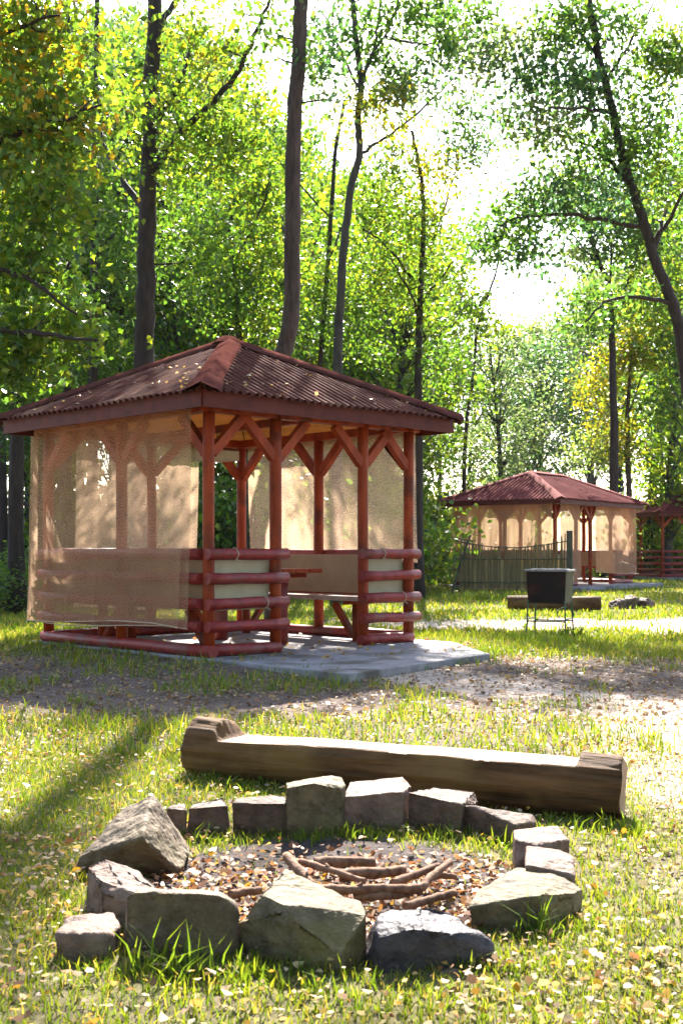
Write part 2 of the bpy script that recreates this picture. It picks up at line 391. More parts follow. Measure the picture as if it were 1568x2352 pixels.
def pavilion(loc, rz, LR, LL, front_posts, left_posts, rails_front, rails_left, nets, slab, label, o=.35, zs=.10, ze=2.44, za=3.28,
             roofmat='roof', group='roofed picnic pavilions', panels=True, full=True, amp=.017, pitch=.095, back_rails=True):
    R = empty('picnic_pavilion', (loc[0], loc[1], 0), rz); tag(R, label, 'pavilion', group)
    rg = random.Random(int(LR*100)+int(loc[1]*7))
    # slab
    ns_ = len(slab)
    MB().add([(x, y, -.15) for x, y in slab] + [(x, y, zs) for x, y in slab],
             [tuple(range(ns_))[::-1], tuple(range(ns_, 2*ns_))] + [(i, (i+1) % ns_, ns_+(i+1) % ns_, ns_+i) for i in range(ns_)]).build('concrete_slab', M['concrete'], R, bevel=.012)
    # posts
    pts = [(x, 0, 0) for x in front_posts] + [(0, y, 1) for y in left_posts if y > 0] + \
          [(LR, y, 1) for y in left_posts if y > 0] + [(x, LL, 0) for x in ([LR/2] if LR < 4 else [LR*.25, LR*.5, LR*.75])]
    br = MB().bar((0, 0, 0), (.36, 0, .36), .07, .085).mesh('brace')
    for x, y, side in pts:
        r = .052 + rg.random()*.006
        zz = [zs, .7, 1.4, 2.0, 2.33]
        m = MB(); m.tube([(x + (rg.random()-.5)*.012, y + (rg.random()-.5)*.012, z) for z in zz], [r*(1+.06*(rg.random()-.3)) for _ in zz], 12)
        m.build('post', M['paint'], R, smooth=True)
    for (x, y, ax) in [(p[0], p[1], 'x') for p in pts if p[1] in (0, LL)] + [(p[0], p[1], 'y') for p in pts if p[0] in (0, LR)] + [(0, 0, 'y'), (LR, 0, 'y')]:
        for s in (-1, 1):
            lim = LR if ax == 'x' else LL
            q = (x if ax == 'x' else y) + s*.40
            if q < -.05 or q > lim+.05: continue
            b = link('brace', br, M['paint'], R)
            b.location = (x + (s*.03 if ax == 'x' else 0), y + (s*.03 if ax == 'y' else 0), 1.92)
            b.rotation_euler = (0, 0, {('x', 1): 0, ('x', -1): math.pi, ('y', 1): math.pi/2, ('y', -1): -math.pi/2}[(ax, s)])
    # plates on the posts
    for a, b in (((-.12, 0), (LR+.12, 0)), ((-.12, LL), (LR+.12, LL)), ((0, -.122), (0, LL+.122)), ((LR, -.122), (LR, LL+.122))):
        up = 2.33 if a[1] == b[1] else 2.333
        MB().bar((*a, up), (*b, up), .10, .09).build('top_plate', M['paint'], R, bevel=.008)
    # tie beams
    for k in ((.5,) if LR < 4 else (.25, .5, .75)):
        MB().bar((LR*k, .05, 2.335), (LR*k, LL-.05, 2.335), .07, .08).build('tie_beam', M['paint'], R, bevel=.006)
    # roof
    h = (min(LL, LR) + 2*o)/2; x0, y0, x1, y1 = -o, -o, LR+o, LL+o
    cs = [((x0, y0), (x1, y0), (0, 1)), ((x1, y0), (x1, y1), (-1, 0)), ((x1, y1), (x0, y1), (0, -1)), ((x0, y1), (x0, y0), (1, 0))]
    sl = (za-ze)/h
    for A, B, inn in cs:
        s = link('roof_sheet', roof_face(A, B, inn, h, ze, za, pitch, amp), M[roofmat], R, smooth=True)
        E = math.dist(A, B); t = ((B[0]-A[0])/E, (B[1]-A[1])/E)
        # fascia
        fo = .008
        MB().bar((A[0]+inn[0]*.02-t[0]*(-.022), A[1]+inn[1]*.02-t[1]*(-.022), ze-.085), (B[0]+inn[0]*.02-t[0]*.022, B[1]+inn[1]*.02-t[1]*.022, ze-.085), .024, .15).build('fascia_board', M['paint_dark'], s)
        # soffit boards under the sheets
        r = .04; k = 0
        bw = .17 if full else .4
        while r < h-.1:
            r2 = min(r+bw-.008, h-.02); z = ze - .055 + r*sl; z2 = ze - .055 + r2*sl
            pa = lambda s_, rr, zz: (A[0]+t[0]*s_+inn[0]*rr, A[1]+t[1]*s_+inn[1]*rr, zz)
            th = .018
            v = [pa(r+.01, r, z), pa(E-r-.01, r, z), pa(E-r2-.01, r2, z2), pa(r2+.01, r2, z2)]
            v += [(a, b, c+th) for a, b, c in v]
            MB().add(v, [(3,2,1,0),(4,5,6,7),(0,1,5,4),(1,2,6,5),(2,3,7,6),(3,0,4,7)]).build('soffit_board', M['soffit'], s)
            r += bw; k += 1
    # hip and ridge caps
    long_x = LR >= LL
    r1 = (x0+h, y0+h) if long_x else (x0+h, y0+h); r2 = (x1-h, y1-h)
    hips = [((x0, y0), r1), ((x0, y1), (x0+h, y1-h)), ((x1, y0), (x1-h, y0+h)), ((x1, y1), (x1-h, y1-h))]
    for c, t in hips:
        c = np.array(c); t = np.array(t); d = (t-c)/np.linalg.norm(t-c); pr = np.array([-d[1], d[0]])
        V = []; n = 9; ws = np.array([-1, -.8, -.45, 0, .45, .8, 1])
        for k, q in enumerate(np.linspace(-.03, 1.0, n)):
            base = c + (t-c)*q; z = ze + q*(za-ze) + .045
            hw = .13 + .045*max(0, .25-q)/.25
            for w in ws:
                pz = z - abs(w)*hw*sl*.7071 + .016*math.exp(-(w*2.2)**2) - (.02 if abs(w) > .9 else 0)
                V.append((*(base + pr*w*hw), pz))
        m7 = len(ws)
        Fc = [(k*m7+i, k*m7+i+1, (k+1)*m7+i+1, (k+1)*m7+i) for k in range(n-1) for i in range(m7-1)]
        MB().add(V, Fc).build('hip_cap', M['cap'] if roofmat == 'roof' else M['roofred'], R, smooth=True)
    if math.dist(r1, r2) > .3:
        V = []; ws = np.array([-1, -.5, 0, .5, 1])
        for q in (0, 1):
            b = np.array(r1)*(1-q)+np.array(r2)*q
            for w in ws: V.append((b[0], b[1]+w*.15, za+.06-abs(w)*.15*sl))
        MB().add(V, [(i, i+1, i+6, i+5) for i in range(4)]).build('ridge_cap', M['roofred'], R, smooth=True)
    else:
        m = MB(); c = ((x0+x1)/2, (y0+y1)/2)
        ring = [(c[0]+.17*math.cos(a), c[1]+.17*math.sin(a), za-.005) for a in [i*math.pi/4 for i in range(8)]]
        ring2 = [(c[0]+.07*math.cos(a), c[1]+.07*math.sin(a), za+.068) for a in [i*math.pi/4 for i in range(8)]]
        m.add(ring+ring2+[(c[0], c[1], za+.08)], [(i, (i+1) % 8, 8+(i+1) % 8, 8+i) for i in range(8)] + [(8+i, 8+(i+1) % 8, 16) for i in range(8)])
        m.build('apex_cap', M['cap'], R, smooth=True)
    # rails
    zr = [.92, .70, .475, .27]
    def rail(a, b, z, r=.052, nm='rail_log'):
        a = np.array(a, float); b = np.array(b, float); n = 6
        ps = [(*(a+(b-a)*q + np.array([(rg.random()-.5)*.01]*2)), zs+z+(rg.random()-.5)*.012) for q in np.linspace(0, 1, n)]
        MB().tube(ps, [r*(1+.10*(rg.random()-.5)) for _ in ps], 12).build(nm, M['paintx'], R, smooth=True)
    for a, b in rails_front:
        for z in zr: rail((a-.07, -.065), (b+.08, -.065), z)
        rail((a-.06, -.02), (b+.02, -.02), .055, .055, 'sill_log')
        if panels:
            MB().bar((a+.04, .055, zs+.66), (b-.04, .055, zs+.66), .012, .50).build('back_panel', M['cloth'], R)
        for q in (.3, .75):
            if full:
                xx = a+(b-a)*q; zq = zs+zr[0 if q < .5 else 2]
                MB().tube([(xx+.006*math.sin(k*1.3), -.065+.058*math.cos(k*math.pi/6), zq+.058*math.sin(k*math.pi/6)) for k in range(13)] + [(xx+.02, -.13, zq-.07)], .004, 5).build('twine_tie', M['cloth'], R)
    if rails_left:
        for z in zr: rail((-.065, .03), (-.065, LL+.06), z)
        rail((-.02, -.09), (-.02, LL+.05), .057, .056, 'sill_log')
    if back_rails:
        for z in zr[:3]:
            rail((LR+.065, -.03), (LR+.065, LL+.08), z); rail((-.08, LL+.065), (LR+.08, LL+.065), z+.004)
        rail((LR, .06), (LR, LL+.05), .055, .055, 'sill_log'); rail((.03, LL), (LR-.06, LL), .055, .055, 'sill_log')
    if panels:
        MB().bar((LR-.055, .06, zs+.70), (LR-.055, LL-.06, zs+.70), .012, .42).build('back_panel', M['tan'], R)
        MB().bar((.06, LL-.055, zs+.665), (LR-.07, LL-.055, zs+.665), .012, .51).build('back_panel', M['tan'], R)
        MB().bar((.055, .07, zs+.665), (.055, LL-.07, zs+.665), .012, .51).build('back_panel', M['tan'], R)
    for i, (p0, p1, z1, z0, out, fl, fo) in enumerate(nets):
        nt = link('net_panel', net_mesh(p0, p1, z1, z0, out, i+int(loc[1]), fl, fo), M['net' if full else 'net_dense'], R, smooth=True)
        nu = max(8, int(math.dist(p0, p1)*24)); vs = nt.data.vertices
        MB().tube([vs[len(vs)-nu+k].co for k in range(nu)], .006, 5).build('hem_cord', M['cord'], nt)
    return R

S1 = 2.72; S1R = 2.63
g1 = pavilion(G1, G1R, S1R, S1, [0, .79, 1.95, S1R], [0, S1/2, S1], [(0, .79), (1.95, S1R)], True,
    [((-.15, .06), (-.15, S1+.03), 2.33, .335, (-1, 0), .03, 4),
     ((-.21, .14), (-.21, S1-.02), 1.06, .36, (-1, 0), .02, 3),
     ((-.06, S1+.09), (.05, S1+.45), 2.33, .42, (-.7, -.7), .16, 2),
     ((.42, S1+.15), (S1R*.80, S1+.15), 2.33, .40, (0, 1), .05, 5),
     ((S1R+.12, .0), (S1R+.12, S1+.02), 2.33, .95, (1, 0), .03, 5)],
    [(-.12, -1.88), (2.1, -1.5), (2.95, -.35), (2.95, S1+.2), (-.12, S1+.2)], 'red-brown timber pavilion with corrugated roof and beige nets, nearest to the fire ring', za=3.23)
def g1w(u, v, z=0):
    c, s = math.cos(G1R), math.sin(G1R); return (G1[0]+u*c-v*s, G1[1]+u*s+v*c, z)
# hanging lamp box
lam = empty('hanging_lamp', g1w(1.05, 1.2, 2.02), G1R)
MB().box((-.16, -.16, -.05), (.16, .16, .05)).build('lamp_shade', M['cloth'], lam, bevel=.01)
MB().tube([(0, 0, .05), (0, 0, .27)], .006, 6).build('cord', M['steel'], lam)
tag(lam, 'small cream box lamp hanging under the near pavilion ceiling', 'lamp')
# table
tb = empty('picnic_table', g1w(1.42, 1.12, .10), G1R)
for k in range(4):
    MB().box((-.36+k*.18, -.72, .725), (-.36+k*.18+.172, .72, .77)).build('table_plank', M['paint'], tb, bevel=.006)
for y in (-.48, .48):
    MB().tube([(0, y, 0), (0, y, .35), (0, y, .685)], [.078, .072, .075], 14).build('leg', M['paintx'], tb, smooth=True)
    MB().bar((-.32, y, .70), (.32, y, .70), .08, .05).build('bearer', M['paint'], tb)
tag(tb, 'red-stained plank table on log legs inside the near pavilion', 'table')
def bench(loc, rz, Lg, label):
    b = empty('bench', loc, rz)
    for k in range(2): MB().box((-Lg/2, -.19+k*.19, .43), (Lg/2, -.19+k*.19+.182, .48)).build('seat_plank', M['wornlitseat'], b, bevel=.006)
    for x in (-Lg/2+.2, Lg/2-.2):
        MB().tube([(x, 0, 0), (x, 0, .39)], .05, 10).build('leg', M['paint'], b, smooth=True)
        MB().bar((x, -.17, .41), (x, .17, .41), .06, .04).build('bearer', M['paint'], b)
        MB().bar((x+.05*(1 if x < 0 else -1), 0, .05), (x+.33*(1 if x < 0 else -1), 0, .385), .06, .06).build('brace', M['paint'], b)
    return tag(b, label, 'bench')
bench(g1w(2.27, 1.3, .10), G1R+math.pi/2, 2.2, 'red plank bench along the back right side of the near pavilion')
bench(g1w(.36, 1.35, .10), G1R+math.pi/2, 2.2, 'red plank bench behind the brown net of the near pavilion')
bench(g1w(1.4, 2.43, .10), G1R, 1.5, 'red plank bench along the rear left side of the near pavilion')

# second pavilion
G2 = np.array([5.62, 31.4]); G2R = math.atan2(.8, .6)
Lx, Ly = 4.9, 3.0
pavilion(G2, G2R, Lx, Ly, [0, 1.25, 2.15, 3.5, Lx], [0, Ly/2, Ly], [(0, 1.2), (3.5, Lx)], True,
    [((-.15, .0), (-.15, Ly+.05), 2.36, .20, (-1, 0), .04, 6), ((0, -.15), (1.2, -.15), 2.36, .25, (0, -1), .03, 3),
     ((2.2, -.15), (Lx+.05, -.15), 2.36, .42, (0, -1), .03, 5), ((-.05, Ly+.15), (Lx, Ly+.15), 2.36, .9, (0, 1), .03, 6), ((Lx+.15, 0), (Lx+.15, Ly), 2.36, .9, (1, 0), .03, 4)],
    [(-.3, -.9), (Lx+.3, -.9), (Lx+.3, Ly+.3), (-.3, Ly+.3)], 'longer red-roofed pavilion wrapped in pale beige nets beyond the grill', o=.33, za=3.25, roofmat='roofred', full=False, amp=.02, pitch=.12)
# third pavilion at the right edge
G3 = np.array([11.45, 42.5])
pavilion(G3, math.radians(14), 3.6, 3.2, [0, 1.0, 2.4, 3.6], [0, 1.6, 3.2], [(0, 1.0), (2.4, 3.6)], True, [],
    [(-.3, -.9), (3.9, -.9), (3.9, 3.5), (-.3, 3.5)], 'farthest open red pavilion without nets, cut by the right edge', roofmat='roofred', full=False, panels=False, amp=.02, pitch=.12)

# ------------------------------------------------------------------ log bench
def log_bench():
    a = P(432, 1783, 0.0); b = P(1450, 1893, 0.0)
    a = a + np.array([.03, .13, 0]); b = b + np.array([.0, .13, 0])
    Lg = math.dist(a[:2], b[:2]); rz = math.atan2(b[1]-a[1], b[0]-a[0])
    R = empty('log_bench', (a[0], a[1], 0), rz)
    n, ns = 72, 170; V = []
    for i in range(ns):
        q = i/(ns-1); x = q*Lg
        r = .138*(1-.08*q) * (1+.04*math.sin(q*9+1))
        if i in (0, ns-1): r *= .95
        cz = .118-.010*q
        for k in range(n):
            an = 2*math.pi*k/n - math.pi/2
            nzv = mnoise.fractal(Vector((x*1.6, math.cos(an)*2.2, math.sin(an)*2.2)), 1, 2, 5)
            rr = r*(1+.08*nzv) + .009*mnoise.noise(Vector((x*2.5, math.cos(an)*6, math.sin(an)*6))) - .006*max(0, mnoise.noise(Vector((x*1.5, math.cos(an)*14, math.sin(an)*14))))
            y = rr*math.cos(an); z = cz+rr*math.sin(an)
            e = min(max((x-.155)/.05, 0), 1)*min(max((Lg-.17-x)/.012, 0), 1)
            cut = .166 + .042*q + .008*math.sin(x*2) + .005*mnoise.noise(Vector((x*4, y*6, 0)))
            if z > cut: z = z*(1-e)+cut*e
            V.append((x - .17*y*sstep(Lg-.5, Lg, x) + (.012*mnoise.noise(Vector((y*8, z*8, 1))) if i in (0, ns-1) else 0), y, z))
    Fc = [(i*n+k, (i+1)*n+k, (i+1)*n+(k+1) % n, i*n+(k+1) % n) for i in range(ns-1) for k in range(n)]
    Fc += [tuple(range(n))[::-1], tuple((ns-1)*n+k for k in range(n))]
    Fc = [q[::-1] if len(q) == 4 else q for q in Fc]
    me = MB().add(V, Fc).mesh('log'); me.materials.append(M['logside']); me.materials.append(M['cutwood'])
    for p in me.polygons:
        c = p.center
        top = .17 < c.x < Lg-.165 and abs(p.normal.z) > .93 and c.z > .14 and abs(c.y) < .11
        p.material_index = 1 if (top or len(p.vertices) > 4) else 0
        p.use_smooth = len(p.vertices) == 4 and not top
    link('log', me, None, R)
    tag(R, 'long hewn log bench with flat pale seat behind the fire ring', 'log bench')
log_bench()

# ------------------------------------------------------------------ fire ring stones
def stone(pts, mat, label, foot=True, seed=0, amp=.009, cat='stone', name='fire_ring_stone', group='stones of the fire ring', chips=4, bev=.0045):
    W = [P(*p) for p in pts]
    if foot: W += [np.array([w[0], w[1], -.03]) for w in W]
    W = np.array(W); c = np.array([W[:, 0].mean(), W[:, 1].mean(), 0])
    bm = bmesh.new()
    for w in W - c: bm.verts.new(w)
    r = bmesh.ops.convex_hull(bm, input=bm.verts[:])
    bmesh.ops.delete(bm, geom=[v for v in bm.verts if not v.link_faces], context='VERTS')
    rc = random.Random(seed*7+1); ext = max(W.max(0)-W.min(0)); cen = Vector((W-c).mean(0))
    for _ in range(chips):
        vs = [v for v in bm.verts if v.co.z > .0]
        if not vs: break
        v = rc.choice(vs); nrm = (v.co-cen).normalized() + Vector([(rc.random()-.5)*.9 for _ in range(3)]); nrm.normalize()
        bmesh.ops.bisect_plane(bm, geom=bm.verts[:]+bm.edges[:]+bm.faces[:], plane_co=v.co-nrm*ext*(.004+.02*rc.random()), plane_no=nrm, clear_outer=True)
        bmesh.ops.holes_fill(bm, edges=[e for e in bm.edges if e.is_boundary])
    bmesh.ops.dissolve_limit(bm, angle_limit=.12, verts=bm.verts[:], edges=bm.edges[:])
    bmesh.ops.bevel(bm, geom=bm.edges[:], offset=bev, segments=1, affect='EDGES', profile=.55, clamp_overlap=True)
    bmesh.ops.triangulate(bm, faces=bm.faces[:])
    for _ in range(5):
        long = [e for e in bm.edges if e.calc_length() > .016]
        if not long: break
        bmesh.ops.subdivide_edges(bm, edges=long, cuts=1)
        bmesh.ops.triangulate(bm, faces=bm.faces[:])
    bm.normal_update()
    off = Vector((seed*3.7, seed*1.3, seed*.7))
    mv = {}
    for v in bm.verts:
        p = v.co*7 + off
        d = mnoise.fractal(p, .75, 2.1, 6)*amp*.9 + mnoise.noise(v.co*3.2+off)*amp*1.0 - abs(mnoise.noise(v.co*19+off))*amp*.5
        cell = 0
        mv[v] = v.co + v.normal*(d+cell)
    for v, co in mv.items(): v.co = co
    me = bpy.data.meshes.new(name); bm.to_mesh(me); bm.free()
    me.polygons.foreach_set('use_smooth', [True]*len(me.polygons))
    o = link(name, me, M[mat]); o.location = c
    return tag(o, label, cat, group)
N = -.03
stone([(130,2212,N),(250,2221,N),(277,2205,N),(132,2146,3.06),(234,2146,3.04),(262,2150,3.07),(162,2098,3.24),(262,2096,3.24),(281,2122,3.14)], 'st_pink', 'small pale block standing apart at the front left of the fire ring', seed=1)
stone([(197,1984,.15),(232,2030,.125),(298,2054,.11),(373,2045,.10),(317,2003,.12),(242,1973,.155),(212,2085,N),(275,2113,N)], 'st_pink', 'low long stone with sunlit top under the big tilted slab of the fire ring', seed=2)
stone([(350,1821,4.02),(292,1851,4.06),(322,1870,3.90),(165,1990,4.0),(186,1962,3.86),(326,1925,3.74),(441,1957,4.02),(418,2000,3.86),(390,2012,0.0),(170,2016,-.02),(364,2022,-.02),(300,1905,-.03),(425,1930,-.02),(210,1950,-.03)], 'st_grey', 'big slab tilted on its edge at the left of the fire ring', foot=False, seed=3, amp=.011, chips=0)
stone([(284,2188,N),(457,2217,N),(514,2212,N),(290,2060,3.10),(302,2050,3.10),(373,2045,3.10),(448,2054,3.08),(500,2057,3.08),(547,2080,3.12),(544,2120,3.14),(330,2042,3.30),(505,2050,3.28)], 'st_grey', 'wide upright grey stone at the front left of the fire ring', seed=4, amp=.007)
stone([(537,2178,N),(654,2227,N),(826,2222,N),(545,2120,3.14),(596,2050,3.13),(678,2088,3.02),(781,2141,2.98),(842,2100,3.08),(656,1996,3.36),(713,2030,3.30),(826,2073,3.24)], 'st_olive', 'large olive stone with sunlit sloping top at the front of the fire ring', seed=5)
stone([(831,2219,N),(971,2224,N),(1093,2208,N),(868,2100,3.12),(971,2081,3.20),(1055,2095,3.20),(1088,2128,3.12),(1127,2154,3.08),(1122,2188,3.05),(948,2133,3.0),(872,2155,2.99),(1010,2140,3.02)], 'st_blue', 'dark blue-grey lumpy stone at the front of the fire ring', seed=6, amp=.013, bev=.010)
stone([(1090,2152,N),(1225,2152,N),(1332,2088,N),(1079,2084,3.32),(1248,2055,3.30),(1320,2050,3.42),(1196,1988,3.66),(1276,2003,3.62),(1335,2043,3.5),(1100,2046,3.5)], 'st_olive', 'long wedge-shaped stone at the front right of the fire ring', seed=7)
stone([(1208,1937,.10),(1257,1937,.10),(1318,1966,.09),(1320,2010,.07),(1204,1986,.105)], 'st_pink', 'flat sun-bleached stone beside the wedge on the right of the fire ring', seed=8, amp=.006)
stone([(1177,1905,.10),(1280,1899,.09),(1310,1928,.085),(1240,1938,.095),(1180,1934,.10)], 'st_pink', 'thin flat stone behind the bleached one on the right of the fire ring', seed=9, amp=.006)
stone([(1058,1915,N),(1135,1939,N),(1178,1934,N),(1064,1849,.108),(1093,1850,.112),(1224,1872,.085),(1230,1891,.065),(1182,1894,.075)], 'st_purple', 'low sloping stone before the right end of the log bench', seed=10, amp=.006, chips=0)
stone([(942,1906,N),(1050,1920,N),(938,1820,4.48),(1060,1848,4.38),(995,1806,.137),(1089,1818,.117),(1099,1843,.085)], 'st_purple', 'block with sunlit sloping top, second right of the tallest back stone', seed=11, amp=.006, chips=1)
stone([(790,1911,N),(935,1913,N),(788,1831,4.46),(925,1820,4.45),(804,1796,.13),(924,1785,.145),(944,1806,.13)], 'st_pink', 'broad square block right of the tallest stone at the back of the ring', seed=12, amp=.006, chips=1)
stone([(670,1925,N),(785,1915,N),(656,1809,4.36),(722,1797,4.38),(786,1812,4.42),(656,1797,4.48),(762,1781,4.55),(784,1786,4.55),(794,1802,4.46)], 'st_olive', 'tallest mossy stone in the middle of the back of the ring', seed=13, amp=.007, chips=1)
stone([(541,1920,N),(667,1920,N),(536,1846,4.40),(661,1845,4.40),(546,1835,4.47),(655,1827,4.52)], 'st_purple', 'low rectangular block left of the tallest back stone', seed=14, amp=.006, chips=1)
stone([(434,1925,N),(528,1915,N),(434,1857,4.36),(524,1850,4.42),(446,1845,4.5),(510,1831,4.54)], 'st_purple', 'dark block at the back left of the ring, second left of the tallest', seed=15, amp=.007, chips=1)
stone([(396,1911,N),(430,1925,N),(382,1856,4.46),(430,1858,4.37),(425,1845,4.52),(398,1847,4.56)], 'st_purple', 'narrow dark stone squeezed behind the big tilted slab', seed=16, amp=.006, chips=0)
stone([(999,2240,N),(1074,2241,N),(1004,2221,2.98),(1066,2224,2.98),(1040,2218,3.0)], 'st_grey', 'tiny flat stone in the grass before the dark blue stone', seed=17, amp=.004, bev=.005)

# sticks
def stick(pts, r, label, mat='stick'):
    ws = catmull([P(*p) for p in pts], 6); c = ws[0]
    rg = random.Random(int(pts[0][0]))
    ws = [w + np.array([0, 0, (rg.random()-.5)*r*.25]) for w in ws]
    rr = [r*(1.08-.3*i/len(ws))*(1+.14*(rg.random()-.5)) for i in range(len(ws))]
    mb = MB().tube([w-c for w in ws], rr, 9, .22, rg)
    for k in range(1):       # broken side twigs
        i = rg.randrange(2, len(ws)-2); a0 = ws[i]-c
        mb.tube([a0, a0+np.array([(rg.random()-.5)*.05, (rg.random()-.5)*.05, r+.006])], [r*.5, r*.35], 6)
    o = mb.build('firewood_stick', M[mat], smooth=True)
    o.location = c
    tag(o, label, 'stick', 'firewood sticks in the fire ring')
stick([(720,1984,.035),(790,1979,.04),(862,1981,.035)], .020, 'thick short stick at the back of the firewood pile')
stick([(778,2010,.03),(860,2006,.035),(930,1998,.03)], .019, 'knobbly stick lying in the middle of the firewood pile')
stick([(657,1966,.075),(690,2003,.055),(722,2036,.03)], .015, 'stick leaning at the left end of the firewood pile')
stick([(690,1978,.07),(762,2000,.06),(838,2025,.045)], .011, 'thin dark stick slanting across the firewood pile')
stick([(728,2042,.04),(800,2044,.045),(880,2040,.045),(962,2040,.045),(985,2018,.06),(1034,1978,.08)], .014, 'long bent stick at the front of the firewood pile')
stick([(900,2030,.05),(955,2008,.06),(1006,1988,.065)], .013, 'olive stick crossing the right of the firewood pile')
stick([(812,2061,.02),(890,2057,.025),(968,2048,.025)], .014, 'dark stick in front of the long bent one')
stick([(930,2084,.015),(985,2066,.02),(1045,2050,.02)], .013, 'front stick pointing at the dark blue stone')
stick([(528,2056,.02),(565,2048,.022),(602,2044,.025)], .014, 'short reddish stick lying left of the olive front stone')
stick([(980,2016,.03),(1010,2010,.03),(1046,2014,.02)], .012, 'short stick end under the bent stick tip')

# ------------------------------------------------------------------ charcoal grill
def grill():
    c = P(1262, 1455, 0.0)
    R = empty('charcoal_grill', (c[0], c[1], 0), math.radians(-28))
    # trough: local x long side, y short side; the long dark side faces the camera
    Lh, Wh, zt, zb = .26, .16, .79, .40
    t = .012
    def wall(p):
        MB().add(p + [(a*.94, b*.94, c_) for a, b, c_ in p], [(0,1,2,3),(7,6,5,4),(0,4,5,1),(1,5,6,2),(2,6,7,3),(3,7,4,0)])
    b = .92
    def slab4(p, nm, mat):
        q = [Vector(v) for v in p]; nrm = (q[1]-q[0]).cross(q[3]-q[0]).normalized()*t
        MB().add(list(q)+[v+nrm for v in q], [(0,1,2,3),(7,6,5,4),(0,4,5,1),(1,5,6,2),(2,6,7,3),(3,7,4,0)]).build(nm, mat, R)
    slab4([(-Lh,-Wh,zt),(Lh,-Wh,zt),(Lh*b,-Wh*b,zb),(-Lh*b,-Wh*b,zb)], 'front_wall', M['steel'])
    slab4([(Lh,Wh,zt),(-Lh,Wh,zt),(-Lh*b,Wh*b,zb),(Lh*b,Wh*b,zb)], 'back_wall', M['steel'])
    slab4([(Lh+.002,-Wh+.013,zt),(Lh+.002,Wh-.013,zt),(Lh*b,Wh*b-.013,zb),(Lh*b,-Wh*b+.013,zb)], 'side_wall', M['oliveside'])
    slab4([(-Lh-.002,Wh-.013,zt),(-Lh-.002,-Wh+.013,zt),(-Lh*b,-Wh*b+.013,zb),(-Lh*b,Wh*b-.013,zb)], 'side_wall', M['oliveside'])
    MB().box((-Lh*b, -Wh*b, zb-.015), (Lh*b, Wh*b, zb-.002)).build('floor_plate', M['steel'], R)
    for a, e in (((-Lh-.02,-Wh-.012),(Lh+.02,-Wh-.012)), ((-Lh-.02,Wh+.012),(Lh+.02,Wh+.012)), ((-Lh-.014,-Wh),(-Lh-.014,Wh)), ((Lh+.014,-Wh),(Lh+.014,Wh))):
        MB().bar((*a, zt+.012), (*e, zt+.012), .03, .022).build('rim', M['steelrim'], R)
    for k in range(5):
        x = -Lh*.8+k*Lh*.4
        MB().bar((x, -Wh, zt+.03), (x, Wh, zt+.03), .008, .008).build('skewer_rod', M['steelrim'], R)
    for sx in (-1, 1):
        for sy in (-1, 1):
            MB().tube([(sx*Lh*b, sy*Wh*b, zb+.02), (sx*(Lh*b+.015), sy*(Wh*b+.015), 0)], .011, 8).build('leg', M['greenrod'], R)
    for sy in (-1, 1): MB().tube([(-Lh*b, sy*Wh*.95, .16), (Lh*b, sy*Wh*.95, .16)], .009, 6).build('cross_bar', M['greenrod'], R)
    for sx in (-1, 1): MB().tube([(sx*Lh*.95, -Wh*b, .19), (sx*Lh*.95, Wh*b, .19)], .009, 6).build('cross_bar', M['greenrod'], R)
    m = MB(); m.tube([(Lh*.6+.11*math.cos(a), Wh*.95, .22+.11*math.sin(a)) for a in np.linspace(0, math.pi, 12)], .008, 6).build('scroll_brace', M['greenrod'], R)
    tag(R, 'black metal charcoal grill on thin green legs in the grass', 'grill')
grill()

# ------------------------------------------------------------------ reed screen
def reed_screen():
    a = P(1045, 1366, 0.0); b = P(1302, 1370, 0.0); b[1] = a[1]-.6; b[0] = (1302-HX)/F*b[1]
    Lg = math.dist(a[:2], b[:2]); R = empty('reed_screen', (a[0], a[1], 0), math.atan2(b[1]-a[1], b[0]-a[0]))
    rg = random.Random(4)
    pal = MB().tube([(0, 0, 0), (.006, 0, .5), (-.004, .002, 1.0)], [.021, .020, .014], 6).mesh('pale')
    pal2 = pal.copy(); pal2.name = 'pale'
    n = 62
    for i in range(n):
        q = i/(n-1); x = .12 + q*(Lg-.2)
        top = 1.40 - .30*math.sin(q*math.pi)**.8 + (rg.random()-.5)*.12
        low = .12+rg.random()*.06
        if rg.random() < .12: continue
        o = link('pale', pal2, M['backlitreed'], R); o.location = (x, (rg.random()-.5)*.03, low); o.scale = (1, 1, top-low); o.rotation_euler = ((rg.random()-.5)*.04, (rg.random()-.5)*.06, rg.random()*6)
    for i in range(70):      # dense lower course
        q = (i+.5)/70; x = .1 + q*(Lg-.16)
        o = link('pale', pal, M['reed'], R); o.location = (x, .045+(rg.random()-.5)*.015, .10+rg.random()*.05); o.scale = (1.25, 1.2, .72+rg.random()*.04); o.rotation_euler = (0, (rg.random()-.5)*.03, rg.random()*6)
    def rail(z0, z1, sag):
        MB().tube([(x, -.035, z0+(z1-z0)*x/Lg - sag*math.sin(x/Lg*math.pi)) for x in np.linspace(0, Lg, 12)], .014, 6).build('cross_rail', M['darkwood'], R)
    rail(1.28, 1.28, .16); rail(.86, .86, .01); rail(.30, .30, .0)
    MB().box((Lg-.02, -.06, -.1), (Lg+.12, .06, 1.52)).build('corner_post', M['darkwood'], R, bevel=.01)
    MB().tube([(-.08, -.12, -.05), (.12, -.04, .75), (.36, 0, 1.42)], [.03, .028, .025], 8).build('leaning_post', M['darkwood'], R)
    MB().tube([(-.1, 0, 1.36), (.5, 0, 1.28)], .012, 6).build('tie_rod', M['darkwood'], R)
    tag(R, 'sagging reed screen between a leaning and a square post', 'screen')
reed_screen()
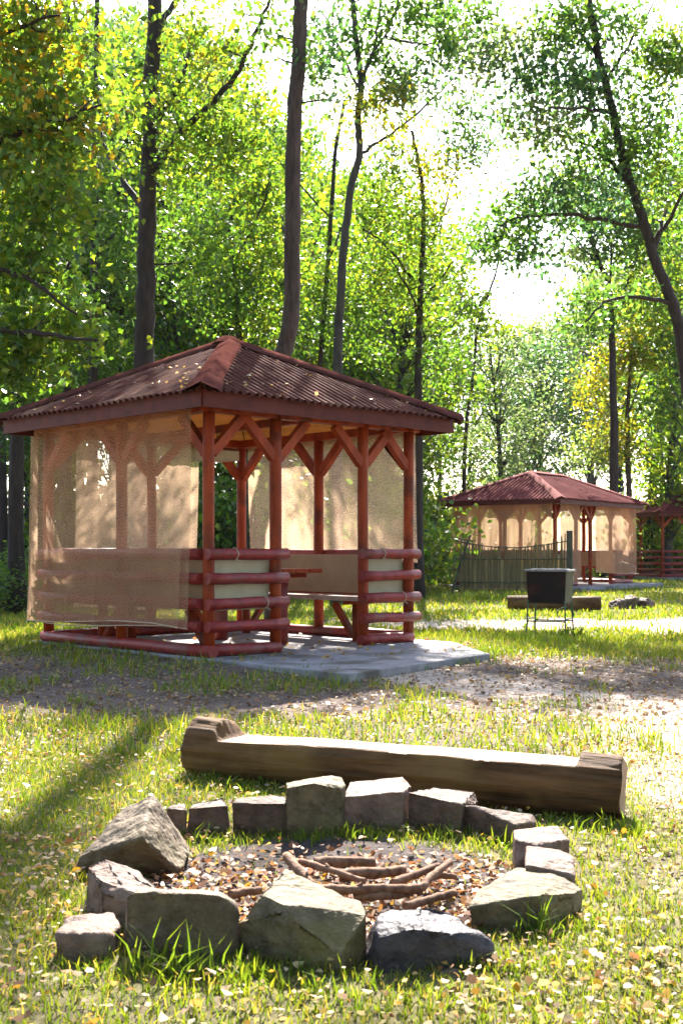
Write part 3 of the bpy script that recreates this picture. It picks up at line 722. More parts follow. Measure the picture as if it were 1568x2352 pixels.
# log and stones of the far fire place
a = P(1165, 1400, 0.0); b = P(1388, 1404, 0.0); b[1] = a[1]-.3
rg = random.Random(3); ps = [a + (b-a)*q + np.array([0, 0, .12+rg.random()*.01]) for q in np.linspace(0, 1, 8)]
lo = MB().tube([p-a for p in ps], [.13*(1+.1*(rg.random()-.5)) for _ in ps], 14, .06, rg).build('fallen_log', M['logside'], smooth=True); lo.location = a
tag(lo, 'dark log lying behind the grill before the long pavilion', 'log')
for i, (x0, x1, yt, yb, lab) in enumerate([(1395,1440,1376,1399,'leftmost rough stone of the far pile beside the dark log'), (1428,1468,1372,1398,'middle rough stone of the far pile beside the dark log'), (1462,1502,1374,1397,'rightmost rough stone of the far pile beside the dark log')]):
    d = 2870/(yb-HY)
    stone([(x0,yb,N),(x1,yb,N),(x0+5,yt+5,d),(x1-8,yt,d),(x0+8,yt-2,d+.3),(x1-2,yt+3,d+.3)], 'st_grey' if i % 2 else 'st_purple', lab, seed=30+i, amp=.03, name='far_stone', group='stones of the far fire place', bev=.04)

# ------------------------------------------------------------------ foliage and trees
def leaf_quads(C, size, rg, up=.35, aspect=.62, lobed=False):
    n = len(C)
    t = rg.normal(size=(n, 3)); t[:, 2] -= .35; t /= np.linalg.norm(t, axis=1)[:, None]
    nn = rg.normal(size=(n, 3)); nn[:, 2] += up*3; b = np.cross(nn, t); b /= np.linalg.norm(b, axis=1)[:, None]+1e-9
    nn = np.cross(t, b)
    Ls = (size*(.65+.7*rg.random(n)))[:, None] if np.isscalar(size) else size[:, None]
    Wd = Ls*aspect*(.8+.4*rg.random((n, 1)))
    fold = nn*Wd*.22*(rg.random((n, 1)))
    V = np.stack([C - t*Ls*.5, C + b*Wd*.5 + fold - t*Ls*.08, C + t*Ls*.5, C - b*Wd*.5 + fold - t*Ls*.08], 1).reshape(-1, 3)
    FA = np.arange(n*4).reshape(n, 4)
    if lobed:       # a five-pointed outline
        k = [(-.5, 0), (-.32, .30), (-.12, .22), (.02, .52), (.16, .20), (.5, 0), (.16, -.20), (.02, -.52), (-.12, -.22), (-.32, -.30)]
        V = np.stack([C + t*Ls*a + b*Wd*1.25*c + fold*abs(c)*1.6 for a, c in k], 1).reshape(-1, 3)
        FA = np.arange(n*10).reshape(n, 10)
    return V, FA
PAL = {
 'mixed':  (np.array([[.30,.17,.015],[.13,.16,.018],[.085,.13,.02],[.07,.12,.02],[.10,.14,.02]]), None),
 'green':  (np.array([[.055,.105,.018],[.075,.125,.020],[.045,.090,.022],[.10,.135,.020]]), None),
 'bright': (np.array([[.085,.140,.018],[.115,.160,.020],[.070,.125,.020],[.16,.165,.020]]), None),
 'blue':   (np.array([[.035,.078,.035],[.045,.090,.040],[.055,.100,.030],[.075,.105,.030]]), None),
 'yellow': (np.array([[.24,.19,.018],[.30,.21,.015],[.15,.16,.02],[.10,.13,.02]]), None),
 'maple':  (np.array([[.070,.125,.022],[.095,.145,.022],[.060,.110,.034],[.14,.165,.02]]), None),
 'orange': (np.array([[.30,.16,.015],[.22,.17,.015],[.09,.12,.02],[.06,.10,.02]]), None),
 'pale':   (np.array([[.10,.14,.055],[.13,.155,.06],[.085,.125,.06],[.16,.16,.07]]), None),
 'dark':   (np.array([[.028,.058,.016],[.038,.070,.018],[.032,.060,.022],[.05,.08,.018]]), None),
}
def leaf_cols(n, pal, rg):
    p = PAL[pal][0]; k = rg.integers(0, len(p), n)
    return p[k]*(.8+.6*rg.random((n, 1)))
# patches of the clearing that the canopy leaves open to the sun
def sun_open(x, y):
    n = fbm(x*.75+60, y*.55+20, 3)
    n2 = fbm(x*2.2+10, y*1.6+70, 2)
    v = n*.65 + n2*.35
    op = sstep(.415, .465, v)
    op = np.maximum(op, sstep(1.0, 1.6, x)*sstep(3.0, 4.0, y)*sstep(9.5, 8, y))              # right-hand path
    op = np.maximum(op, sstep(14.5, 15.5, y)*sstep(20, 19, y)*sstep(-1, 1, x))               # strip behind the grill
    op = np.maximum(op, sstep(1.35, .9, np.hypot(x-PIT[0]-.2, y-PIT[1]-.2)))                   # fire ring
    op = np.maximum(op, sstep(.45, .25, np.abs(y-(5.25-.52*(x-.1))))*sstep(-1.0, -.7, x)*sstep(1.8, 1.5, x))   # log bench
    op = np.maximum(op, sstep(.30, .38, v)*sstep(9.0, 9.8, y)*sstep(14.5, 13.5, y))          # nets of the near shelter
    band = sstep(.20, .10, np.abs(x+1.12+.06*(y-5.3)))*sstep(3.2, 3.6, y)*sstep(6.6, 6.2, y)
    reg = sstep(-4.5, -3.5, x)*sstep(7.5, 6, x)*sstep(1, 2, y)*sstep(24, 20, y)
    return op*reg*(1-band)
def tree(name, label, trunk, r0, r1, limbs, blobs, mat='bark', leaf=.105, cl=46, group='trees around the clearing', seed=0, thin=True, twig=True, clr=.42, lobed=False, lm='leaf'):
    """trunk: world points; limbs: lists of world points; blobs: (centre, (rx,ry,rz), clumps, palette)"""
    rg = np.random.default_rng(seed+100); rnd = random.Random(seed)
    base = np.array([trunk[0][0], trunk[0][1], 0.0])
    R = empty(name, base); tag(R, label, 'tree', group)
    m = MB(); T = catmull(trunk, 6); nT = len(T)
    T = [p + np.array([(rnd.random()-.5)*r0*.22, (rnd.random()-.5)*r0*.22, 0]) if 0 < i < nT-1 else p for i, p in enumerate(T)]
    zs = np.array([p[2] for p in T]); ht = max(zs[-1], 1)
    rad = [r1 + (r0-r1)*(1-max(p[2], 0)/ht)**.9 + (.35*r0*math.exp(-max(p[2], 0)*3.2)) for p in T]
    m.tube([p-base for p in T], rad, 12, .14, rnd)
    nodes = [T[i] for i in range(nT//3, nT)]; nr = [rad[i] for i in range(nT//3, nT)]
    for Lb in limbs:
        pts = catmull(Lb, 5); k0 = int(np.argmin([np.linalg.norm(p-pts[0]) for p in T]))
        ra = min(rad[k0]*.5, .08); rb = .014
        rr = [ra + (rb-ra)*i/(len(pts)-1) for i in range(len(pts))]
        pts = [p + (rg.random(3)-.5)*.05 if i else p for i, p in enumerate(pts)]
        m.tube([p-base for p in pts], rr, 7, .1, rnd)
        nodes += pts[1:]; nr += rr[1:]
    C = []; CP = []
    for c, rr, n, pal in blobs:
        k = 0
        q = rg.normal(size=(n*3, 3)); q /= np.linalg.norm(q, axis=1)[:, None]; q *= (rg.random((n*3, 1))**.45)
        for w in q[:n]:
            C.append(np.array(c) + w*np.array(rr)); CP.append(pal)
    nodes = [np.array(v) for v in nodes]
    if C:
        NA = np.array(nodes); Cm = np.array(C)
        order = np.argsort([np.min(np.linalg.norm(NA-c, axis=1)) for c in Cm])
        NL = list(nodes); NRr = list(nr)
        LV = []; LP = []
        for oi in order:
            c = Cm[oi]
            A = np.array(NL); dd = np.linalg.norm(A-c, axis=1) + np.maximum(A[:, 2]-c[2]+.1, 0)*.8
            k = int(np.argmin(dd)); p = A[k]
            if twig and dd[k] > .15:
                mid = (p+c)/2 + rg.normal(size=3)*.10*dd[k]*np.array([1, 1, .6]) + np.array([0, 0, -.06*dd[k]])
                ra = min(NRr[k]*.7, .012+.012*dd[k])
                m.tube([p-base, mid-base, c-base], [ra, ra*.75, .006], 5)
                NL += [mid, c]; NRr += [ra*.75, .008]
            n = max(8, int(cl*(.6+.8*rg.random())))
            cr = clr*(.75+.6*rg.random())
            L0 = rg.normal(size=(n, 3))*np.array([1, 1, .62])*cr*.58 + c
            LV.append(L0); LP.append(leaf_cols(n, CP[oi], rg)*(.85+.3*rg.random()))
        LV = np.concatenate(LV); LP = np.concatenate(LP)
        if thin:
            sx = LV[:, 0] - SUN[0]/SUN[2]*LV[:, 2]; sy = LV[:, 1] - SUN[1]/SUN[2]*LV[:, 2]
            po = sun_open(sx, sy)
            inframe = (np.abs(LV[:, 0]) < .30*LV[:, 1]) & (LV[:, 2] < CAMZ+.475*LV[:, 1])
            keep = rg.random(len(LV)) > po*np.where(inframe, .5, .98)
            LV = LV[keep]; LP = LP[keep]
        V, FA = leaf_quads(LV, leaf, rg, lobed=lobed)
        cm = np_mesh('crown', V-base, FA, np.repeat(LP, 10 if lobed else 4, 0))
        link('crown', cm, M[lm], R)
    m.build('trunk', M[mat], R, smooth=True)
    return R
def pb(cx, cy, rx, ry, d, n, pal, rz=None):
    """a foliage mass of a tree at depth d, given by its outline in the picture"""
    return (P(cx, cy, d), (rx/F*d, rz if rz else max(rx, ry)/F*d*1.1, ry/F*d), n, pal)
def gp(px, d): return np.array([(px-HX)/F*d, d, -.05])
def pl(d, *pts, dd=0):
    """picture points of one limb of a tree at depth d; dd moves its tip nearer or farther"""
    n = len(pts); return [P(x, y, d + dd*i/max(1, n-1)) for i, (x, y) in enumerate(pts)]
# --- trees one can tell apart
d = 19.0
tree('maple_tree', 'dark straight forked tree rising behind the left roof slope of the near pavilion',
     [gp(322, d)] + pl(d, (330,900),(336,650),(343,380),(352,80),(362,-250),(352,-700)), .185, .07,
     [pl(d,(340,420),(400,320),(500,225),(555,150),(590,70),(628,-30),(650,-160), dd=-1.0), pl(d,(351,90),(400,10),(460,-90),(520,-260), dd=.8),
      pl(d,(346,300),(420,170),(445,90), dd=1.0), pl(d,(352,-60),(250,-200),(140,-330), dd=-1.5), pl(d,(340,500),(260,380),(215,260), dd=1.5)],
     [pb(470,110,110,130,d,40,'bright'), pb(470,110,110,130,d,16,'yellow'), pb(430,330,100,150,d,70,'bright'), pb(540,330,80,130,d,45,'bright'), pb(440,560,110,120,d+1,60,'green'), pb(520,-330,260,240,d,60,'bright'), pb(250,200,150,180,d+1,22,'bright')],
     'bark', seed=1)
d = 17.0
tree('oak_tree', 'tall bare straight trunk rising behind the roof apex of the near pavilion',
     [gp(632, d)] + pl(d, (640,900),(655,800),(668,720),(671,480),(674,300),(686,120),(692,-40),(700,-420),(690,-800)), .135, .08,
     [pl(d,(700,-420),(800,-560),(900,-640), dd=-1), pl(d,(697,-300),(600,-450),(520,-560), dd=1), pl(d,(694,-500),(650,-700),(600,-820), dd=-.6)],
     [pb(700,-520,330,220,d,110,'bright'), pb(740,170,40,70,d,8,'blue'), pb(620,60,60,80,d,12,'green')], 'bark2', seed=2)
d = 22.0
tree('forked_tree', 'forked slender tree with thin upper branches against the white sky',
     [gp(775, d)] + pl(d, (775,900),(777,760),(788,580),(806,430),(824,355),(822,270),(828,190),(815,60),(806,-60),(800,-300)), .115, .03,
     [pl(d,(824,355),(870,325),(940,275),(1000,220),(1042,178), dd=.8), pl(d,(827,200),(850,140),(885,80),(915,0),(930,-80), dd=-.6), pl(d,(829,185),(862,90),(872,0),(885,-90), dd=.5), pl(d,(885,85),(960,100),(1060,90), dd=.3), pl(d,(822,200),(770,90),(735,20), dd=.6)],
     [pb(905,215,60,55,d,20,'pale'), pb(965,55,110,55,d,44,'green'), pb(1040,110,50,45,d,18,'green'), pb(745,80,55,80,d,26,'blue'), pb(860,265,70,55,d,20,'yellow'), pb(990,190,60,45,d,14,'blue'), pb(850,60,60,80,d,22,'green'), pb(770,250,40,60,d,8,'pale'), pb(880,150,50,60,d,12,'green'), pb(850,-260,260,170,d,80,'green')], 'bark3', seed=3, cl=44, lm='leaf_cool')
d = 26.0
tree('broadleaf_tree', 'bright green broad tree right of the near pavilion roof',
     [gp(962, d)] + pl(d, (960,910),(962,740),(968,600),(972,470),(962,380),(945,300)), .12, .03,
     [pl(d,(962,740),(945,680),(900,600), dd=-1), pl(d,(968,620),(1000,540),(1035,430),(1050,380), dd=1), pl(d,(965,700),(1010,640),(1040,600), dd=-.5), pl(d,(962,660),(880,560),(830,520), dd=-1)],
     [pb(880,480,95,90,d,55,'bright'), pb(960,560,90,90,d,55,'bright'), pb(850,620,85,95,d,50,'bright'), pb(960,690,110,60,d,40,'bright'), pb(830,760,80,70,d,35,'green'), pb(1000,430,60,70,d,30,'yellow'), pb(890,380,60,50,d,24,'green'), pb(1080,340,60,45,d,26,'blue'), pb(1060,260,45,40,d,18,'blue'), pb(925,350,50,50,d,10,'yellow'), pb(1010,820,60,90,d,24,'green')], 'bark', seed=4)
d = 24.0
tree('broadleaf_tree', 'leafy yellow-green tree between the dark forked trunk and the bare trunk',
     [gp(560, d)] + pl(d, (556,900),(545,700),(530,520),(545,330),(600,220)), .10, .03,
     [pl(d,(535,560),(480,400),(530,300),(620,190), dd=.5), pl(d,(540,600),(600,480),(620,400), dd=-1), pl(d,(550,720),(480,620),(430,590), dd=1), pl(d,(548,680),(610,620),(640,600), dd=1)],
     [pb(570,440,85,90,d,55,'bright'), pb(590,600,80,90,d,60,'bright'), pb(500,690,100,80,d,55,'green'), pb(600,740,70,70,d,40,'bright'), pb(575,250,60,90,d,35,'bright'), pb(470,520,80,80,d,40,'green'), pb(630,330,30,60,d,12,'blue')], 'bark', seed=5)
d = 38.5
tree('slender_tree', 'thin curved young tree leaning behind the long red-roofed pavilion',
     [gp(1066, d)] + pl(d, (1065,1115),(1070,980),(1085,870),(1095,760),(1115,690),(1140,620),(1145,560)), .085, .03,
     [pl(d,(1095,760),(1070,700),(1060,680)), pl(d,(1115,690),(1140,660),(1150,650))],
     [pb(1100,560,60,45,d,16,'green'), pb(1065,700,40,45,d,12,'green'), pb(1120,760,40,40,d,10,'bright'), pb(1050,880,45,70,d,14,'green')], 'bark', seed=6, leaf=.15, clr=.6)
d = 39.0
tree('park_tree', 'tall forked tree standing behind the roof of the long pavilion',
     [gp(1412, d)] + pl(d, (1410,1120),(1408,950),(1404,760),(1398,660),(1370,590),(1350,520),(1345,440)), .18, .05,
     [pl(d,(1402,720),(1432,665),(1458,600),(1470,520), dd=1), pl(d,(1385,620),(1330,560),(1290,500), dd=-1), pl(d,(1398,660),(1405,560),(1420,480), dd=-1)],
     [pb(1390,470,130,110,d,90,'blue'), pb(1300,420,70,60,d,24,'pale'), pb(1340,600,60,50,d,16,'pale'), pb(1460,560,90,80,d,40,'green'), pb(1470,690,80,70,d,36,'bright'), pb(1350,740,60,50,d,20,'green')], 'bark', leaf=.15, seed=7, clr=.6, lm='leaf_cool')
d = 20.0
tree('leaning_tree', 'long-limbed tree leaning in over the clearing from the right edge',
     [gp(1602, d)] + pl(d, (1596,1100),(1580,900),(1550,720),(1505,600),(1465,470),(1425,350),(1400,230),(1372,120),(1345,-60),(1330,-260)), .125, .04,
     [pl(d,(1470,520),(1380,505),(1290,492),(1200,500),(1140,520), dd=-.6), pl(d,(1440,420),(1400,370),(1340,330),(1250,305),(1180,310), dd=1), pl(d,(1490,560),(1540,500),(1570,440),(1600,420), dd=-1), pl(d,(1540,700),(1490,685),(1400,690),(1340,740), dd=-.8), pl(d,(1410,260),(1340,250),(1260,250), dd=-1.5), pl(d,(1500,575),(1530,470),(1545,380), dd=1.5), pl(d,(1375,130),(1300,30),(1240,-60), dd=.5), pl(d,(1390,190),(1450,90),(1500,10), dd=.5)],
     [pb(1110,150,60,60,d,15,'pale'), pb(1090,30,60,50,d,14,'green'), pb(1210,180,70,50,d,17,'blue'), pb(1420,60,70,60,d,20,'green'), pb(1400,450,60,60,d,15,'blue'), pb(1290,400,60,40,d,12,'green'), pb(1500,230,70,60,d,18,'green'), pb(1290,470,110,40,d,41,'blue'), pb(1190,500,70,45,d,29,'green'), pb(1150,570,60,40,d,20,'green'), pb(1240,590,60,40,d,17,'blue'), pb(1250,300,90,50,d,35,'pale'), pb(1180,270,45,35,d,11,'blue'), pb(1330,190,75,95,d,61,'blue'), pb(1310,60,80,70,d,44,'green'), pb(1400,330,70,60,d,35,'green'), pb(1480,330,70,80,d,44,'green'), pb(1530,430,60,60,d,29,'bright'), pb(1180,90,60,45,d,14,'pale'), pb(1460,160,70,60,d,23,'green'), pb(1540,120,50,70,d,29,'bright'), pb(1390,690,80,40,d,20,'green'), pb(1330,-260,260,170,d,88,'green')], 'bark', seed=8, lm='leaf_cool')
d = 15.0
tree('maple_tree', 'large-leaved maple filling the upper left corner with some orange leaves',
     [gp(-190, d)] + pl(d, (-190,1000),(-180,700),(-150,400),(-120,100),(-100,-300)), .16, .05,
     [pl(d,(-175,700),(-60,620),(60,640),(180,720), dd=-1), pl(d,(-150,420),(0,330),(130,280),(230,240), dd=-.5), pl(d,(-130,200),(20,80),(140,30), dd=-1), pl(d,(-175,820),(-40,760),(100,770),(230,780), dd=-1.2), pl(d,(-160,560),(0,480),(120,440), dd=.6)],
     [pb(90,90,160,100,d,55,'mixed'), pb(120,260,150,110,d,55,'mixed'), pb(40,330,110,90,d,30,'mixed'), pb(90,450,150,110,d,55,'bright'), pb(70,610,130,90,d,48,'maple'), pb(130,760,120,60,d,60,'bright'), pb(40,830,90,60,d,40,'maple'), pb(-150,300,170,450,d,34,'maple'), pb(30,-200,260,180,d,24,'orange')], 'bark', leaf=.115, seed=9, cl=36, lobed=True)
for i, (px, dd, w, lab, pal) in enumerate([
    (150, 27, .15, 'wider of the two dark trunks among leaves above the left pavilion eave', 'green'),
    (212, 25, .12, 'slimmer of the two dark trunks among leaves above the left pavilion eave', 'green'),
    (38, 20, .15, 'thick dark trunk just left of the hanging pavilion net', 'dark'),
    (8, 26, .12, 'slim dark trunk at the left edge beside the near pavilion', 'dark'),
    (715, 27, .07, 'slender leaning sapling left of the forked tree', 'bright')]):
    lean = [6, 8, 4, -14, 55][i]; top = [100, 80, 500, 300, 480][i]
    bl = [pb(px+60, 520+40*i, 130, 150, dd, 55, pal), pb(px-40, 300+30*i, 140, 160, dd+1, 55, pal), pb(px+20, 800, 110, 110, dd+1, 40, 'green' if i < 2 else pal)]
    if i == 4: bl = [pb(740, 640, 70, 90, dd, 30, 'bright'), pb(700, 760, 60, 70, dd, 24, 'green')]
    if i in (2, 3): bl = [pb(px+10, 880, 90, 80, dd, 40, 'green'), pb(px+40, 1010, 60, 50, dd+2, 18, 'dark'), pb(px, 700, 150, 120, dd, 50, pal)]
    tree('woodland_tree', lab, [gp(px, dd)] + pl(dd, (px+lean*.3, 900), (px+lean*.7, 600), (px+lean, 350), (px+lean*1.4, top-250)), w, .04,
         [pl(dd, (px+lean*.7, 600), (px+90, 480), (px+150, 420), dd=1), pl(dd, (px+lean*.8, 500), (px-70, 380), (px-120, 300), dd=-1)], bl, 'bark', seed=20+i)
d = 34.0
tree('yellow_tree', 'yellow autumn tree right behind the roof of the long pavilion',
     [gp(1445, d+9)] + pl(d+9, (1442,1100),(1440,950),(1450,800),(1446,650)), .13, .03,
     [pl(d+9,(1442,950),(1480,850),(1500,800)), pl(d+9,(1441,1000),(1390,920),(1370,880))],
     [pb(1440,800,70,70,d+9,34,'yellow'), pb(1375,880,50,70,d+9,26,'yellow'), pb(1490,740,60,80,d+9,26,'yellow'), pb(1420,1000,70,60,d+9,26,'yellow'), pb(1365,1030,45,50,d+9,18,'pale')], 'bark2', leaf=.15, seed=30, clr=.6)
d = 47.0
tree('woodland_tree', 'dark tree leaning right beside the right picture edge above the farthest pavilion',
     [gp(1490, d)] + pl(d, (1497,1100),(1520,950),(1545,840),(1562,700),(1580,500)), .17, .05,
     [pl(d,(1520,950),(1560,880),(1600,850)), pl(d,(1540,860),(1500,760),(1470,720))],
     [pb(1530,880,70,80,d,34,'green'), pb(1555,740,70,90,d,34,'bright'), pb(1550,1060,60,60,d,24,'bright'), pb(1500,640,60,60,d,20,'yellow')], 'bark', leaf=.17, seed=31, clr=.75)

# --- forest behind: shared shapes, one tree each
def proto_tree(seed, H, pal, nc, lf, leaf=.20, cr=.75, spread=2.6, base=.32):
    rg = np.random.default_rng(seed); rnd = random.Random(seed); m = MB()
    T = [np.array([math.sin(z*.3+seed)*.18*z/H*3, math.cos(z*.23+seed*2)*.15*z/H*3, z]) for z in np.linspace(-.05, H*.96, 12)]
    m.tube(T, [.16*(1-.85*i/11)+.01 for i in range(12)], 8, .1, rnd)
    LV = []; LP = []
    for k in range(nc):
        q = base + (1-base)*rg.random()**.85; z = H*q
        rr = spread*(1-((q-.62)/.42)**2*.7)*math.sqrt(rg.random()); a = rg.random()*6.283
        p = T[min(11, int(q*11))]; c = np.array([p[0]+rr*math.cos(a), p[1]+rr*math.sin(a), z+.25*rr])
        if k % 2 == 0:
            p0 = T[max(0, min(11, int(q*11)-1))]; m.tube([p0, (p0+c)/2+np.array([0, 0, -.1]), c], [.035, .022, .008], 4)
        n = int(lf*(.6+.8*rg.random()))
        LV.append(c + rg.normal(size=(n, 3))*np.array([1, 1, .6])*cr*.55*(.7+.6*rg.random())); LP.append(leaf_cols(n, pal, rg)*(.8+.4*rg.random()))
    LV = np.concatenate(LV); LP = np.concatenate(LP)
    V, FA = leaf_quads(LV, leaf, rg)
    cm = np_mesh('crown', V, FA, np.repeat(LP, 4, 0)); cm.materials.append(M['leaf_cool' if pal in ('blue', 'pale') else 'leaf'])
    tm = m.mesh('trunk'); tm.materials.append(M['bark3']); tm.polygons.foreach_set('use_smooth', [True]*len(tm.polygons))
    return tm, cm, H
PRO = [proto_tree(1, 14, 'blue', 190, 34), proto_tree(2, 14, 'green', 190, 34), proto_tree(3, 14, 'pale', 190, 34), proto_tree(4, 14, 'bright', 200, 34, base=.12), proto_tree(5, 14, 'yellow', 150, 30)]
def skyline(px):
    xs = [-400, 0, 450, 640, 700, 900, 1040, 1080, 1200, 1320, 1380, 1480, 1568, 2000]
    ys = [-50, 60, 120, 330, 420, 430, 560, 700, 745, 730, 560, 500, 420, 300]
    return np.interp(px, xs, ys)
rf = random.Random(11)
FAR = []
def far_tree(px, d, k, ytop, lab, grp, rot, own=False):
    tm, cm, H = PRO[k]
    x = (px-HX)/F*d; zt = CAMZ+(HY-ytop)/F*d; s = zt/H
    R = empty('forest_tree', (x, d, 0), rot); tag(R, lab, 'tree', grp)
    w = .75+.35*s if s < 1.2 else 1.15
    if own:                    # a crown of its own, with the openings that let the sun into the clearing
        nv = len(cm.vertices); V = np.empty(nv*3, np.float32); cm.vertices.foreach_get('co', V); V = V.reshape(-1, 4, 3)
        Cc = np.empty(nv*4, np.float32); cm.attributes['Col'].data.foreach_get('color', Cc); Cc = Cc.reshape(-1, 4, 4)
        ct = V.mean(1)*np.array([w, w, s]); ca, sa = math.cos(rot), math.sin(rot)
        wx = x+ct[:, 0]*ca-ct[:, 1]*sa; wy = d+ct[:, 0]*sa+ct[:, 1]*ca
        po = sun_open(wx-SUN[0]/SUN[2]*ct[:, 2], wy-SUN[1]/SUN[2]*ct[:, 2])
        kp = np.random.default_rng(int(abs(px))).random(len(V)) > po*.75
        V = V[kp].reshape(-1, 3); cm = np_mesh('crown', V, np.arange(len(V)).reshape(-1, 4), Cc[kp].reshape(-1, 4)[:, :3]); cm.materials.append(M['leaf'])
    for nm, me in (('trunk', tm), ('crown', cm)):
        o = bpy.data.objects.new(nm, me); COL.objects.link(o); o.parent = R; o.scale = (w, w, s)
FARLAB = 'slender tree in the mass of forest beyond the clearing'
cnt = 0
for row, (d0, d1, stepm) in enumerate([(41, 46, 2.5), (48, 54, 2.9), (57, 64, 3.3), (68, 78, 3.8), (82, 96, 4.4)]):
    xw = .32*(d0+d1)/2 + 2.0; x = -xw
    while x < xw:
        dd = rf.uniform(d0, d1); px = HX + x/dd*F
        if not (row == 0 and ((4.5 < x < 10.5) or x > 9.5)) and not (row == 1 and 10 < x < 17) and not (row < 2 and 900 < px < 1360):
            k = rf.choices([0, 1, 2, 3, 4], [3, 2, 3, 2.5, .8])[0]
            yt = skyline(px) + rf.uniform(-40, 130)
            if px < 950: k = rf.choices([0, 1, 2, 3, 4], [1, 3, 1, 3.5, .7])[0]
            far_tree(px, dd, k, yt, FARLAB, 'forest trees beyond the clearing', rf.random()*6.28); cnt += 1
        x += stepm*rf.uniform(.75, 1.3)
# mid-distance trees left and behind the near pavilion
for px, dd, k, yt, lab in [(-60, 30, 1, 60, 'green tree behind the maple at the far left edge'), (90, 33, 3, 120, 'bright tree behind the maple in the upper left'), (270, 31, 1, 160, 'green tree filling the gap left of the dark forked trunk'),
                           (420, 34, 3, 150, 'bright tree showing right of the dark forked trunk'), (530, 36, 3, 260, 'bright tree far behind the near pavilion apex'), (690, 34, 3, 440, 'bright tree behind the bare straight trunk'),
                           (820, 37, 1, 520, 'green tree behind the forked slender tree'), (905, 35, 3, 560, 'bright tree behind the broad green one'), (1530, 44, 3, 480, 'bright tree behind the leaning tree at the right edge'), (1640, 40, 1, 300, 'green tree past the right edge of the clearing')]:
    far_tree(px, dd, k, yt, lab, 'trees right behind the near pavilion', rf.random()*6.28, True)
# unseen woodland behind the viewer, added to hold back sky fill
for i in range(15):
    an = math.radians(98 + i*11.8); rr = rf.uniform(11, 15) + (3 if i % 2 else 0)
    tm, cm, H = PRO[[1, 3, 0, 1, 2][i % 5]]
    R = empty('forest_tree', (math.sin(an)*rr*1.15, math.cos(an)*rr + 2, 0), rf.random()*6.28); tag(R, 'unseen woodland tree added behind the viewer to hold back sky light', 'tree', 'trees behind the viewer')
    for nm, me in (('trunk', tm), ('crown', cm)):
        o = bpy.data.objects.new(nm, me); COL.objects.link(o); o.parent = R; o.scale = (1.1, 1.1, 1.05)
# --- undergrowth
def proto_shrub(seed, pal, nc, lf, leaf):
    rg = np.random.default_rng(seed); m = MB(); LV = []; LP = []
    for k in range(nc):
        a = rg.random()*6.283; r = 1.1*math.sqrt(rg.random()); z = .25+1.9*rg.random()*(1-.45*r/1.1)
        c = np.array([r*math.cos(a), r*math.sin(a), z]); m.tube([(.1*math.cos(a), .1*math.sin(a), -.02), c*.5+np.array([0, 0, .1]), c], [.014, .010, .004], 4)
        n = int(lf*(.6+.8*rg.random())); LV.append(c+rg.normal(size=(n, 3))*np.array([1, 1, .7])*.24); LP.append(leaf_cols(n, pal, rg)*(.8+.4*rg.random()))
    LV = np.concatenate(LV); LP = np.concatenate(LP); V, FA = leaf_quads(LV, leaf, rg)
    cm = np_mesh('foliage', V, FA, np.repeat(LP, 4, 0)); cm.materials.append(M['leaf'])
    tm = m.mesh('stem'); tm.materials.append(M['bark3']); return tm, cm
SHR = [proto_shrub(1, 'bright', 70, 34, .11), proto_shrub(2, 'green', 70, 34, .11), proto_shrub(3, 'pale', 70, 34, .11), proto_shrub(4, 'dark', 70, 34, .11)]
def shrub(x, y, k, s, sz, lab, grp):
    R = empty('shrub', (x, y, 0), rf.random()*6.28); tag(R, lab, 'shrub', grp)
    for nm, me in zip(('stem', 'foliage'), SHR[k]):
        o = bpy.data.objects.new(nm, me); COL.objects.link(o); o.parent = R; o.scale = (s, s, sz)
x = -12.5
while x < 16:
    for row in range(2):
        yy = rf.uniform(38.5, 41) + row*5; xx = x + rf.uniform(-.6, .6)
        if 5.0 < xx < 10.5 and row == 0: yy += 3
        if xx > 10.0: yy += 8
        k = rf.choices([0, 1, 2, 3], [3, 1.5, 3, .5])[0] if xx > 2.2 else rf.choices([0, 1, 2, 3], [.6, 1.5, .4, 3])[0]
        shrub(xx, yy, k, rf.uniform(1.1, 1.8), rf.uniform(1.1, 1.9), 'leafy shrub in the undergrowth along the forest edge', 'shrubs along the forest edge')
    x += rf.uniform(1.2, 1.9)
for px, dd, k, s, sz, lab in [(-30, 20, 1, .8, .5, 'low shrub at the left edge beside the dark trunk'), (60, 23, 1, .9, .6, 'low shrub behind the hanging net at the left'), (250, 26, 3, 1.4, 1.5, 'dark shrub behind the left net of the near pavilion'),
                              (380, 25, 1, 1.4, 1.6, 'green shrub behind the middle of the pavilion net'), (520, 27, 3, 1.5, 1.6, 'dark shrub seen through the gap beside the corner post'), (640, 26, 1, 1.4, 1.5, 'green shrub behind the pavilion entrance'),
                              (790, 28, 1, 1.5, 1.5, 'green shrub behind the right net of the pavilion'), (900, 30, 0, 1.5, 1.5, 'bright shrub just left of the right corner post'), (885, 33, 3, 1.5, 1.5, 'dark shrub right of the near pavilion'), (905, 34, 0, 1.3, 1.9, 'bright shrub left of the long pavilion roof'), (1478, 47, 0, 1.0, 1.7, 'bright shrub between the two far pavilions')]:
    shrub((px-HX)/F*dd, dd, k, s, sz, lab, 'shrubs behind the pavilions')

